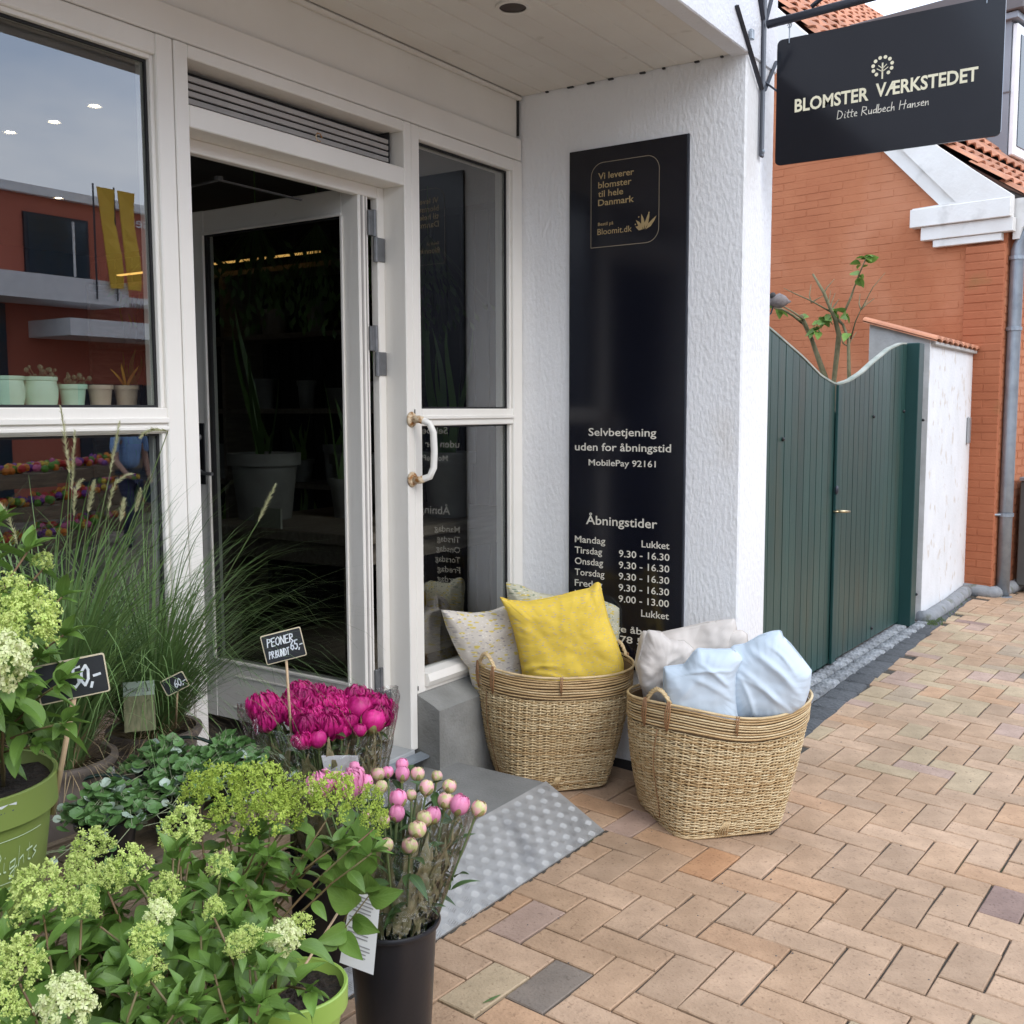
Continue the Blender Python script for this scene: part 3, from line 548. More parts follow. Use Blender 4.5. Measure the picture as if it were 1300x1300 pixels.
b = MB(); b.tube([(X0-.006, YB-.055, 1.18), (X0-.045, YB-.055, 1.18), (X0-.05, YB-.075, 1.179), (X0-.05, YB-.17, 1.176)], [.008, .008, .008, .007], 8); b.build('door_handle', M['hinge'], door); b = MB(); b.ball((X0-.012, YB-.055, 1.315), .012, 8, 6); b.build('lock_cylinder', M['hinge'], door)
for zc in (2.02, 1.625, .405):
    b = MB(); b.box(2.778, 2.800, YA-.012, YA-.001, zc-.0, zc+.085, .002); b.tube([(2.806, YA-.010, zc-.002), (2.806, YA-.010, zc+.088)], .0085, 8)
    b.box(2.812, 2.862, YA-.012, YA-.004, zc-.085, zc-.003, .002); b.tube([(2.812, YA-.010, zc-.088), (2.812, YA-.010, zc-.004)], .0085, 8); b.build('hinge', M['hinge'], door)
b = MB(); b.box(X0+.012, X0+.02, YA-.0035, YA-.0005, .25, 2.15); b.box(X0+.034, X0+.038, YA-.0025, YA-.0005, .25, 2.15); b.build('edge_seal', M['louver'], door)
b = MB(); b.tube([(2.62, 2.62, 2.13), (2.30, 2.66, 2.145), (2.36, 3.05, 2.15)], .009, 5, flat=.4); b.tube([(2.30, 2.66, 2.145)]*1+[(2.30, 2.66, 2.155)], .014, 8); b.box(2.33, 2.39, 3.02, 3.08, 2.12, 2.17); b.build('door_closer', M['hinge'], shop)
# pull handle on the right door post
ph = MB(); pts = [(2.886, YF-.006, 1.385), (2.89, YF-.035, 1.386), (2.905, YF-.068, 1.372), (2.914, YF-.078, 1.34), (2.916, YF-.08, 1.275), (2.914, YF-.078, 1.215), (2.905, YF-.068, 1.184), (2.89, YF-.035, 1.171), (2.886, YF-.006, 1.172)]
ph.tube(pts, .0125, 12); ph = ph.build('pull_handle', M['handle_white'], shop, True)
for z in (1.385, 1.172):
    b = MB(); b.lathe([(0, .009), (.016, .009), (.024, .006), (.028, .0), (0, 0)], k=20); b.T = None
    b.v = [Vector((2.886+p.x, YF-.003-p.z, z+p.y)) for p in b.v]; b.build('handle_mount', M['rust'], ph, True)
    b = MB(); b.tube([pts[0] if z > 1.3 else pts[-1], pts[1] if z > 1.3 else pts[-2], Vector(pts[1 if z > 1.3 else -2]).lerp(Vector(pts[2 if z > 1.3 else -3]), .35)], .0133, 12); b.build('rusty_sleeve', M['rust'], ph, True)
for z_ in (.40, 1.405):
    b = MB(); b.box(2.9035, 2.9062, YF-.0045, YF-.002, z_, z_+.016); b.build('corner_crack', M['bitumen_and_gap_shade'], shop)
# room behind the glass
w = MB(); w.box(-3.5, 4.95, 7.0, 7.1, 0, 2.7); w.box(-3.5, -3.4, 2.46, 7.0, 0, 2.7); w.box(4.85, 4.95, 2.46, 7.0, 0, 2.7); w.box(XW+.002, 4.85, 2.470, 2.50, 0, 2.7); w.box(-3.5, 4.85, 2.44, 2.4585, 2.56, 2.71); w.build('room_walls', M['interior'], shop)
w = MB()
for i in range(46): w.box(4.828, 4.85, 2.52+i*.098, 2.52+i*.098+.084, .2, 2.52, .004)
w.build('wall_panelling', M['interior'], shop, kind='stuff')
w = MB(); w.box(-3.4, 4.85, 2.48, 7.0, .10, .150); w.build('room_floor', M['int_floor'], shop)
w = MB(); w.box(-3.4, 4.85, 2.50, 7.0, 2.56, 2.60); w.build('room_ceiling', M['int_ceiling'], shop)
w = MB(); w.box(XW-.0, XE, 2.5, 2.52, 0, 2.5); 
for sx, sy in ((2.48, 3.54), (2.52, 3.86), (2.51, 4.15), (1.1, 3.5), (1.2, 4.8), (3.4, 5.2)):
    b = MB(); b.lathe([(0, -.002), (.020, -.002), (.026, -.006), (.03, .0)], (sx, sy, 2.556), 16); o = b.build('ceiling_spot', M['frame'], shop); c_ = MB(); c_.disc((sx, sy, 2.552), .016, 16); c_.build('lit_bulb', M['lamp'], o)

# landing and ramp
ln = MB(); ln.box(1.30, 3.018, 1.888, YF-.021, -.2, .118, .006); tag(ln.build('entrance_step', M['landing']), 'grey concrete entrance step between the shop door and the metal ramp', 'step')
rt = thing('access_ramp', 'sloping aluminium tread plate ramp at the foot of the shop door', 'ramp', (2.4, 1.77, 0))
RX0, RX1 = 1.55, 3.018; pA = Vector((0, 1.655, G(2.5, 1.655)+.004)); pB = Vector((0, 1.888, .121))
def rz(x, s): 
    g0 = G(x, 1.655)+.004; return Vector((x, 1.655+(1.888-1.655)*s, g0+(.121-g0)*s))
b = MB(); b.add([rz(RX0+(RX1-RX0)*i/24, j/4) for j in range(5) for i in range(25)], [(j*25+i, j*25+i+1, (j+1)*25+i+1, (j+1)*25+i) for j in range(4) for i in range(24)]); lo = [rz(RX0, 0)-Vector((0, 0, .004)), rz(RX1, 0)-Vector((0, 0, .004)), rz(RX1, 1)-Vector((0, 0, .13)), rz(RX0, 1)-Vector((0, 0, .13))]
b.add([rz(RX0, 0), rz(RX1, 0), rz(RX1, 1), rz(RX0, 1)]+lo, [(0, 4, 5, 1), (1, 5, 6, 2), (3, 7, 4, 0), (4, 7, 6, 5)])
plate = b.build('ramp_plate', M['alu'], rt)
nr = (rz(RX1, 0)-rz(RX0, 0)).cross(rz(RX0, 1)-rz(RX0, 0)).normalized(); ax = (rz(RX1, 0)-rz(RX0, 0)).normalized(); ay = nr.cross(ax)
b = MB(); ln_ = (rz(2, 1)-rz(2, 0)).length; pit = .0365; j = 0; yy = .014
while yy < ln_-.010:
    i = 0; xx = RX0+.016
    while xx < RX1-.014:
        rot = (i+j) % 2; ang = R(18) if rot else R(108)
        ctr = rz(xx, yy/ln_)+nr*.0004
        for q in range(5):
            off = (q-2)*.0060; L = .0160-abs(q-2)*.0020; ca, sa = math.cos(ang), math.sin(ang)
            e = ax*ca+ay*sa; f_ = -ax*sa+ay*ca; c0 = ctr+f_*off
            wq = .0018; b.add([c0+e*L, c0+e*L*.6+f_*wq, c0-e*L*.6+f_*wq, c0-e*L, c0-e*L*.6-f_*wq, c0+e*L*.6-f_*wq, c0+nr*.0013+e*L*.62, c0+nr*.0013-e*L*.62], [(0, 1, 6), (1, 2, 7, 6), (2, 3, 7), (3, 4, 7), (4, 5, 6, 7), (5, 0, 6)])
        i += 1; xx += pit
    j += 1; yy += pit
b.build('tread_pattern', M['alu'], rt, kind='stuff')
# dirt line of sand along the ramp foot
b = MB(); prev = None
xx = RX0
while xx < RX1: 
    ww = rnd.uniform(.002, .012); b.add([(xx, 1.654, G(xx, 1.65)+.0012), (xx, 1.654-ww, G(xx, 1.65)+.0012), (xx+.018, 1.654-ww*rnd.uniform(.5, 1.2), G(xx, 1.65)+.0012), (xx+.018, 1.654, G(xx, 1.65)+.0012)], [(0, 1, 2, 3)]); xx += .018
b.build('ramp_dirt', M['joint'], kind='structure')

# wall sign with opening hours
ws = thing('wall_sign', 'tall black board with opening hours in pale letters on the white side wall', 'sign', (3.6, 1.9, 1.4))
b = MB(); b.box(3.602, 3.6135, 1.648, 2.146, .40, 2.415, .001); b.build('board', M['black_sign'], ws)
b = MB(); b.box(3.6022, 3.6135, 1.6425, 1.6475, .40, 2.415); b.build('board_edge', M['dark_metal'], ws)
T = frame3((0, -1, 0), (0, 0, 1), (-1, 0, 0), (3.6015, 0, 0))
def wt(body, y0, y1, z, h, bold=.012, mat='cream2', shear=0): text(body, T, -y0, z, y0-y1, h, M[mat], ws, bold=bold, shear=shear)
wt('Selvbetjening', 2.055, 1.76, 1.316, .030); wt('uden for åbningstid', 2.117, 1.698, 1.2575, .030); wt('MobilePay 92161', 2.054, 1.761, 1.199, .024); wt('Åbningstider', 2.065, 1.752, .965, .035)
for dname, yb, z in (('Mandag', 1.977, .889), ('Tirsdag', 1.991, .845), ('Onsdag', 1.986, .801), ('Torsdag', 1.980, .756), ('Fredag', 1.99, .712), ('Lørdag', 1.99, .668), ('Søndag', 1.985, .624)): wt(dname, 2.116, yb, z, .0265)
wt('Lukket', 1.818, 1.70, .889, .0265)
for i, tt in enumerate(('9.30 - 16.30', '9.30 - 16.30', '9.30 - 16.30', '9.30 - 16.30', '9.00 - 13.00')): wt(tt, 1.9165, 1.699, .8445-.0447*i, .0265)
wt('Lukket', 1.817, 1.699, .618, .0265); wt('Kan ringe åbent', 2.10, 1.735, .546, .0265); wt('Tlf. 30 78 58 20', 2.075, 1.705, .505, .0265)
for body, y1, z in (('Vi leverer', 1.864, 2.2965), ('blomster', 1.874, 2.263), ('til hele', 1.909, 2.230), ('Danmark', 1.863, 2.197)): wt(body, 2.017, y1, z, .0235, .016, 'gold')
wt('Bestil på', 2.017, 1.95, 2.122, .012, .014, 'gold'); wt('Bloomit.dk', 2.019, 1.871, 2.088, .023, .004, 'gold')
b = MB(); path = []; yl, yr, zb, zt, rr = 2.048, 1.759, 2.041, 2.358, .052
path = [(yl, zb), (yl, zt-rr)]+[(yl-rr+rr*math.cos(a), zt-rr+rr*math.sin(a)) for a in [math.pi*i/16 for i in range(1, 9)]]+[(yr+rr-rr*math.sin(a), zt-rr+rr*math.cos(a)) for a in [math.pi*i/16 for i in range(0, 9)]]+[(yr+rr-rr*math.cos(a), zb+rr-rr*math.sin(a)) for a in [math.pi*i/16 for i in range(0, 9)]]+[(yl, zb)]
b = MB()
for p, q in zip(path, path[1:]):
    d = Vector((q[0]-p[0], q[1]-p[1]));
    if d.length < 1e-6: continue
    n = Vector((-d.y, d.x)).normalized()*.0011; b.add([(3.6009, p[0]+n.x, p[1]+n.y), (3.6009, p[0]-n.x, p[1]-n.y), (3.6009, q[0]-n.x, q[1]-n.y), (3.6009, q[0]+n.x, q[1]+n.y)], [(0, 1, 2, 3)])
b.build('frame_line', pm('dull_gold_line', (.30, .25, .17), rough=.5), ws)
b = MB()                                                             # flame-like flower emblem
for i, (ang, L) in enumerate(((80, .030), (55, .048), (28, .060), (2, .068), (-26, .064))):
    a = R(90+ang-18); d = Vector((-math.cos(a), math.sin(a))); n = Vector((-d.y, d.x)); base = Vector((1.823-.004*i+.006, 2.090)); wd = .0085
    ptsl = [base, base+d*L*.35+n*wd, base+d*L*.7+n*wd*.7, base+d*L, base+d*L*.7-n*wd*.45, base+d*L*.35-n*wd*.8]
    b.add([(3.6007-i*.00005, p.x, p.y) for p in ptsl], [(0, 1, 2, 3, 4, 5)])
for p in ((1.842, 2.138), (1.800, 2.150), (1.856, 2.112)): b.add([(3.6007, p[0]+.003*math.cos(t), p[1]+.003*math.sin(t)) for t in [i*math.pi/3 for i in range(6)]], [tuple(range(6))])
b.build('emblem', M['gold'], ws)

# bracket and hanging sign
bk = thing('sign_bracket', 'dark steel bracket with horizontal arm bolted to the corner of the canopy', 'bracket', (3.735, 1.42, 2.8))
b = MB(); b.box(3.722, 3.750, 1.412, 1.423, 2.325, 3.25, .004); b.build('upright_strap', M['dark_metal'], bk)
b = MB(); b.tube([(3.736, 1.405, 2.785), (3.742, .40, 2.835)], .0145, 14); b.build('arm', M['dark_metal'], bk, True)
for zz in ((2.345), (3.1)): 
    b = MB(); b.lathe([(0, .006), (.007, .004), (.008, 0)], k=10); b.v = [Vector((3.736+p.x, 1.412-p.z, zz+p.y)) for p in b.v]; b.build('bolt', M['galv'], bk)
for sx in (-1, 1):
    b = MB(); b.tube([(3.736+sx*.012, 1.417, 2.56), (3.736+sx*.26*(1 if sx < 0 else .5), 1.418, 2.775+(0 if sx < 0 else -.08))], .009, 4, flat=.4); b.build('side_brace', M['dark_metal'], bk)
    b = MB(); b.tube([(3.736+sx*.012, 1.417, 2.80), (3.736+sx*.16, 1.418, 3.06)], .009, 4, flat=.4); b.build('upper_brace', M['dark_metal'], bk)
b = MB(); b.box(3.600, 3.622, 1.408, 1.42, 2.70, 2.735, .002); b.build('clip', M['galv'], bk)
b = MB(); b.tube([(3.742, 1.25, 2.815), (3.742, 1.2, 2.845), (3.742, 1.12, 2.862), (3.742, 1.03, 2.875), (3.742, .95, 2.92), (3.742, .9, 3.0)], .008, 6); b.build('scroll', M['dark_metal'], bk, True)
hs = thing('hanging_sign', 'black hanging shop sign with cream lettering and a small tree emblem', 'sign', (3.75, 1.0, 2.5))
b = MB(); hy0, hy1, hz0, hz1, rr = .624, 1.372, 2.292, 2.728, .018; poly = []
for cx, cy, a0 in ((hy1-rr, hz1-rr, 0), (hy0+rr, hz1-rr, 90), (hy0+rr, hz0+rr, 180), (hy1-rr, hz0+rr, 270)):
    for i in range(5): a = R(a0+22.5*i); poly.append((cx+rr*math.cos(a), cy+rr*math.sin(a)))
b.prism(poly, 3.750, 3.758, 'x'); b.build('board', M['black_sign2'], hs)
T2 = frame3((0, -1, 0), (0, 0, 1), (-1, 0, 0), (3.7494, 0, 0))
text('BLOMSTER', T2, -1.303, 2.4695, .258, .043, M['cream'], hs, bold=.026, extrude=.001); text('VÆRKSTEDET', T2, -1.022, 2.4755, .324, .043, M['cream'], hs, bold=.026, extrude=.001)
hand('Ditte Rudbech Hansen', T2, -1.151, 2.4215, .306, .0285, M['cream2'], hs, sw=.085)
b = MB(); tc_ = (1.0015, 2.536)
def flat(pp, q, wd): 
    d = Vector((q[0]-pp[0], q[1]-pp[1])); n = Vector((-d.y, d.x)).normalized()*wd; b.add([(3.7488, pp[0]+n.x, pp[1]+n.y), (3.7488, pp[0]-n.x, pp[1]-n.y), (3.7488, q[0]-n.x, q[1]-n.y), (3.7488, q[0]+n.x, q[1]+n.y)], [(0, 1, 2, 3)])
flat((1.0015, 2.532), (1.0015, 2.585), .0026)
for s_ in (-1, 1):
    flat((1.0015, 2.556), (1.0015+s_*.019, 2.568), .0012); flat((1.0015, 2.566), (1.0015+s_*.014, 2.578), .0012)
for i in range(10):
    a = R(-52+i*31.5); cx, cz = 1.0015+.032*math.cos(a), 2.573+.030*math.sin(a); b.add([(3.7487, cx+.0062*math.cos(t), cz+.0062*math.sin(t)) for t in [k_*math.pi/6 for k_ in range(12)]], [tuple(range(12))])
b.build('tree_emblem', M['cream'], hs)
for yy, zt_ in ((1.328, 2.775), (.68, 2.81)):
    b = MB(); b.tube([(3.748, yy, 2.71), (3.748, yy, zt_)], .0022, 6); b.tube([(3.748, yy+.007*math.cos(t), zt_-.004+.008*math.sin(t)) for t in [i*.8 for i in range(8)]], .002, 5); b.build('hanging_hook', M['galv'], hs)
b = MB(); b.tube([(3.76, 1.36, 2.545), (3.77, 1.425, 2.60)], .004, 5); b.build('guy_wire', M['dark_metal'], hs)

# ------------------------------------------------------------------ gate, whitewashed wall, red house
def gtop(x):
    P = [(3.8, 1.86), (4.3, 1.862), (4.6, 1.835), (4.845, 1.787), (5.309, 1.676), (5.6, 1.592), (5.824, 1.556), (5.927, 1.551), (6.153, 1.577), (6.4, 1.63), (6.609, 1.692), (7.007, 1.797), (7.306, 1.847), (7.5, 1.855)]
    for (a, za), (b_, zb_) in zip(P, P[1:]):
        if a <= x <= b_: t = (x-a)/(b_-a); t = t; return za+(zb_-za)*t
    return 1.855
gt = thing('double_gate', 'bottle green double gate of vertical boards with a swooping top edge', 'gate', (5.9, 1.8, -.06))
for a, b_, n in ((3.93, 5.865, 19), (5.945, 7.455, 15)):
    for i in range(n):
        x0 = a+(b_-a)*i/n+.0035; x1 = a+(b_-a)*(i+1)/n-.0035; y0 = 1.770+rnd.uniform(-.0008, .0008)
        zb_ = G(x0, 1.78)+.035
        b = MB(); pts = [(x0, zb_), (x1, zb_)]+[(x1-(x1-x0)*k/4, gtop(x1-(x1-x0)*k/4)) for k in range(5)]
        b.prism(pts, y0, y0+.022, 'y'); b.build('gate_board', M['green_paint'], gt)
b = MB(); xx = [3.93+i*.05 for i in range(71)]; vs = []; 
for x in xx: z = gtop(x)+.0005; vs += [(x, 1.766, z), (x, 1.80, z), (x, 1.80, z+.010), (x, 1.766, z+.010)]
fs = []
for i in range(70):
    for k in range(4): fs.append((4*i+k, 4*i+(k+1) % 4, 4*i+4+(k+1) % 4, 4*i+4+k))
b.add(vs, fs); b.build('top_capping', pm('weathered_gate_edge', (.42, .42, .36), (.2, .24, .2), 8, .8), gt)
b = MB(); b.box(3.93, 7.45, 1.793, 1.80, -.05, 1.4); b.build('backing', M['green_dark'], gt)
b = MB(); b.box(5.868, 5.942, 1.752, 1.769, G(5.9, 1.77)+.03, gtop(5.9)-.004, .003); b.build('meeting_stile', M['green_dark'], gt)
b = MB(); b.box(7.457, 7.60, 1.690, 1.80, G(7.5, 1.7)+.01, 1.862, .004); b.build('gate_post', M['green_dark'], gt)
b = MB(); b.tube([(5.875, 1.752, .845), (5.875, 1.715, .845), (5.89, 1.700, .845), (5.95, 1.698, .84)], [.010, .009, .008, .007], 8); b.lathe([(0, 0), (.018, 0), (.018, .008), (0, .008)], (5.875, 1.75, .84), 12); b.build('gate_handle', pm('worn_brass', (.55, .45, .28), rough=.3, metal=.9), gt, True)
b = MB(); b.ball((5.872, 1.75, .965), .022, 10, 6, (.8, .5, 1.2)); b.build('lock_cylinder', M['dark_metal'], gt, True)
for x, z in ((5.02, 1.27), (6.65, 1.37), (7.40, 1.40), (6.75, .02), (7.62, 1.34), (7.6, .12)):
    b = MB(); b.ball((x, 1.766 if x < 7.5 else 1.688, z), .011, 8, 5); b.build('bolt_head', M['black_pot'], gt, True)
# whitewashed wall end with tiled coping
wl_ = thing('garden_wall', 'weathered whitewashed wall end with sloping clay coping beside the green gate', 'wall', (8.4, 1.9, -.1))
b = MB(); b.prism([(1.705, -.2), (1.705, 1.905), (2.13, 2.035), (2.13, -.2)], 7.84, 9.45, 'x'); b.build('whitewashed_body', M['white_weathered'], wl_)
b = MB(); b.prism([(1.707, -.15), (1.707, 1.903), (2.128, 2.033), (2.128, -.15)], 7.835, 7.8395, 'x'); b.build('grey_side', M['stub_side'], wl_)  # thin panel, greyer than the whitewashed front
for i in range(9):
    x = 7.80+i*.185; b = MB()
    pr_ = [(x+.092*(1-math.cos(t)), .030*math.sin(t)) for t in [math.pi*k/6 for k in range(7)]]
    vs = [(px, 1.655, 1.900+pz) for px, pz in pr_]+[(px, 2.17, 2.058+pz) for px, pz in pr_]+[(px, 1.655, 1.886+pz*.8) for px, pz in pr_]+[(px, 2.17, 2.044+pz*.8) for px, pz in pr_]
    b.add(vs, [(k, k+1, k+8, k+7) for k in range(6)]+[(14+k, 21+k, 22+k, 15+k) for k in range(6)]+[(k, 14+k, 15+k, k+1) for k in range(6)]+[(7+k, 8+k, 22+k, 21+k) for k in range(6)]); b.build('coping_tile', M['tile'], wl_)
b = MB(); b.box(7.86, 9.42, 1.672, 1.70, 1.868, 1.893, .004); b.build('mortar_bed', M['stub_side'], wl_)
b = MB(); zz = lambda x: G(x, 1.62); b.tube([(7.80, 1.70, zz(7.8)+.02), (7.85, 1.655, zz(7.85)+.02), (8.6, 1.655, zz(8.6)+.02), (9.20, 1.67, zz(9.2)+.03), (9.36, 1.68, zz(9.3)+.02)], .056, 12); b.build('rounded_plinth', M['plinth'], wl_, True)
b = MB(); b.box(9.235, 9.30, 1.678, 1.704, 1.13, 1.35, .008); tag(b.build('door_intercom', pm('steel_box', (.42, .42, .42), rough=.4, metal=.6)), 'slim grey intercom box on the whitewashed wall close to the red house', 'intercom')
# red house in its own frame (a little turned to the street)
ph_ = R(-10); E1 = Vector((math.cos(ph_), math.sin(ph_), 0)); N1 = Vector((-math.sin(ph_), math.cos(ph_), 0)); K0 = Vector((9.4, 1.45, 0))
TH_ = frame3(E1, N1, (0, 0, 1), K0)                                  # x along the street, y into the house
rh = thing('red_house', 'red washed brick house with white gable mouldings and a clay tile roof', 'house', (9.4, 1.45, -.15))
THW = TH_ @ Matrix.Translation((0, .045, 0))
sl1, sl2 = .78, .975
def rz_(n): return 3.16+sl1*n if n < .6 else 3.16+sl1*.6+sl2*(n-.6)
RN = 4.6
b = MB(THW); b.prism([(0, -.4), (0, 3.0), (.55, 3.5), (RN, rz_(RN)-.12), (2*RN, 3.0), (2*RN, -.4)], .0028, .25, 'x'); b.build('gable_core', M['red_wall'], rh)
b = MB(THW); b.box(.0045, 14, -.006, .25, -.6, 3.05); b.build('street_wall', M['red_wall'], rh)
b = MB(THW)                                                          # painted brickwork, bricks a hair proud
br2 = random.Random(5); z = -.14; row = 0
while z < 5.6:
    y = .001 if row % 2 else -.114+.115
    yy = 0.0+(0 if row % 2 else .118)
    if row % 2 == 0 and z < 2.9: b.box(.0+br2.uniform(-.0008, .001), .0043, .001, .112, z+.004, z+.062, .002)
    while yy < 4.3:
        d = br2.uniform(-.0024, .0004); y1 = yy+.229
        if z+.06 < (3.0+(yy)*.93 if yy < 4.6 else 9): b.box(.0015+d, .0043, yy+.005, y1-.002, z+.004, z+.062, .0012)
        yy += .237
    z += .0665; row += 1
b.build('painted_brickwork', M['red_wall'], rh, kind='stuff')
b = MB(THW); z = -.14; row = 0
while z < 3.0:
    xx = .0+(0 if row % 2 else .118)
    if row % 2 == 0: b.box(.006, .112, -.0085, -.0062, z+.004, z+.062, .002)
    while xx < 3.2: b.box(max(xx, .012)+.006, xx+.229, -.0085+br2.uniform(-.0006, .0006), -.0062, z+.005, z+.061, .0035); xx += .237
    z += .0665; row += 1
b.build('street_brickwork', M['red_wall'], rh, kind='stuff')
# slim corner pier standing proud of the gable
b = MB(THW); z = -.11; row = 0
while z < 2.72:
    a = 0 if row % 2 else .0; b.box(-.045+br2.uniform(-.002, .002), -.0025, -.013, .112 if row % 2 else .30, z+.003, z+.062, .004)
    if row % 2: b.box(-.045+br2.uniform(-.002, .002), -.0025, .118, .30, z+.003, z+.062, .004)
    z += .0665; row += 1
b.box(-.0415, -.003, -.0125, .298, -.13, 2.74); b.build('corner_pier', M['red_pier'], rh)
# gable mouldings
b = MB(TH_); b.prism([(-.01, 2.95), (-.012, 3.12), (.30, 3.36), (.60, 3.60), (RN, rz_(RN)-.02), (RN, rz_(RN)-.62), (1.08, 3.815), (.42, 3.115), (.78, 3.105), (.80, 2.95)], -.10, -.001, 'x'); b.build('gable_coping', M['white_mould'], rh)
b = MB(TH_); b.prism([(.36, 3.09), (.365, 3.10), (1.05, 3.80), (RN, rz_(RN)-.60), (RN, rz_(RN)-.82), (1.08, 3.645), (.545, 3.09)], -.062, -.0015, 'x'); b.build('gable_band', M['white_mould'], rh)
b = MB(TH_); b.box(-.105, -.0005, -.015, .80, 2.948, 3.098, .004); b.build('kneeler_block', M['white_mould'], rh)
b = MB(TH_); b.box(-.075, -.0008, -.03, .715, 2.835, 2.946, .004); b.build('kneeler_moulding', M['white_mould'], rh)
b = MB(TH_); b.box(-.058, -.0009, .06, .615, 2.772, 2.833, .004); b.build('kneeler_fillet', M['white_mould'], rh)
b = MB(TH_); b.prism([(-.001, 2.78), (-.001, 3.10), (-.20, 3.10), (-.20, 3.02), (-.07, 2.86), (-.05, 2.78)], .02, 14, 'x'); b.build('eaves_cornice', M['white_mould'], rh)
b = MB(TH_)
for i in range(9):
    pass
gpr = [(-.25+.075*math.cos(t), 3.11+.075*math.sin(t)) for t in [math.pi+math.pi*k/10 for k in range(11)]]; gin = [(-.25+.068*math.cos(t), 3.11+.068*math.sin(t)) for t in [2*math.pi-math.pi*k/10 for k in range(11)]]
b.prism(gpr+gin, .0, 12, 'x'); b.build('gutter', M['galv'], rh)
b = MB(TH_); b.tube([(.10, -.25, 3.05), (.10, -.22, 2.96), (.09, -.06, 2.80), (.09, -.022, 2.70), (.09, -.018, 1.2), (.09, -.018, -.20)], .052, 14); dp = b.build('downpipe', M['galv'], rh, True)
for z in (2.62, 2.05, .52):
    b = MB(TH_); b.lathe([(.055, 0), (.062, .002), (.062, .03), (.055, .032)], (.09, -.018, z), 14); b.build('pipe_collar', M['galv'], dp)
b = MB(TH_); b.tube([(-.02, .04, .54), (.09, -.018, .535)], .01, 6); b.lathe([(.056, .0), (.085, 0), (.075, .05), (.056, .055)], (.09, -.018, -.20), 14); b.build('pipe_foot', M['galv'], dp)
b = MB(TH_); b.tube([(-.05, .33, -.105), (-.06, .28, -.105), (-.055, .10, -.11), (-.03, .03, -.115), (.03, .02, -.12), (.6, .02, -.12), (8, .02, -.16)], .058, 12); b.build('rounded_plinth', M['plinth'], rh, True)
# roof tiles on the street slope
b = MB(TH_); b.prism([(-.12, rz_(0)-.07), (.6, rz_(.6)-.05), (RN, rz_(RN)-.05), (2*RN, 3.0), (2*RN, 2.9), (RN, rz_(RN)-.15), (.6, rz_(.6)-.15)], .02, 14, 'x'); b.build('roof_deck', pm('roof_underlay', (.12, .06, .04), rough=.9), rh)
def tile_mesh(seed):
    r_ = random.Random(seed); b = MB(); n = 7; Wt = .232
    top = [(Wt*i/n, .018*math.sin(2*math.pi*(i/n)-.9)+.022+(.010 if i == n else 0)) for i in range(n+1)]
    L = .36; lift = .03+r_.uniform(-.003, .003)
    vs = [(x, 0, z+lift) for x, z in top]+[(x, L, z) for x, z in top]+[(x, .0, z+lift-.016) for x, z in top]
    b.add(vs, [(i, i+1, i+n+2, i+n+1) for i in range(n)]+[(i, 2*n+2+i, 2*n+3+i, i+1) for i in range(n)])
    return b.mesh('roof_tile', M['tile'])
tms = [tile_mesh(i) for i in range(4)]
reli = MB(); cnt = 0; s = -.16; course = 0
cells = []
while True:
    n0 = s
    if n0 > RN-.05: break
    slp = sl1 if n0 < .55 else sl2; step = .30/math.sqrt(1+slp*slp)
    for i in range(0, 46):
        cells.append((n0, i, slp, course))
    s += step; course += 1
def tile_mat(n0, i, slp, course):
    z = rz_(n0) if n0 >= 0 else 3.16+sl1*n0
    ey = Vector((0, 1, slp)).normalized(); ez = Vector((0, -slp, 1)).normalized()
    x = .005+i*.205-(.03 if course % 2 else 0)
    return TH_ @ frame3((1, 0, 0), ey, ez, (x, n0, z+rnd.uniform(-.003, .003)))
cells.sort(key=lambda c: (c[1]*.205)+abs(c[0])*1.1)
near = cells[:300]; far = cells[300:]
for c in near: inst('roof_tile', rnd.choice(tms), rh, tile_mat(*c))
fb = MB()
for c in far:
    fb.T = tile_mat(*c); me = tms[c[1] % 4]; fb.add([tuple(v.co) for v in me.vertices], [tuple(p.vertices) for p in me.polygons])
fb.build('far_roof_tiles', M['tile'], rh, kind='stuff')
# zinc clad dormer on the roof
dm_ = thing('roof_dormer', 'grey zinc clad dormer with brown eaves trim on the tiled roof', 'dormer', tuple(TH_ @ Vector((2.4, 1.6, 4.4))))
DX = 2.45
b = MB(TH_); b.prism([(.92, 3.9), (.92, 5.55), (4.2, 5.55), (4.2, 3.9)], DX, DX+2.4, 'x'); b.build('cheek', M['zinc'], dm_)
b = MB(TH_); b.box(DX-.006, DX-.001, 1.12, 1.135, 3.9, 5.5); b.box(DX-.006, DX-.001, 1.95, 1.965, 3.9, 5.5); b.prism([(.9, 4.62), (4.2, 4.70), (4.2, 4.715), (.9, 4.635)], DX-.007, DX-.001, 'x'); b.build('standing_seam', M['dormer_trim'], dm_)
b = MB(TH_); b.box(DX-.10, DX+2.5, .78, 4.3, 5.40, 5.68, .01); b.build('eaves_board', M['dormer_trim'], dm_)
b = MB(TH_); b.box(DX-.06, DX+2.4, .84, 4.3, 5.33, 5.395, .004); b.build('eaves_fillet', M['zinc'], dm_)
b = MB(TH_); b.box(DX+.02, DX+2.3, .86, .915, 4.0, 5.3, .01); fr_ = b.build('dormer_window', M['opp_white'], dm_)
b = MB(TH_); b.box(DX+.1, DX+2.2, .85, .858, 4.1, 5.2); b.build('pane', M['opp_dark'], fr_)
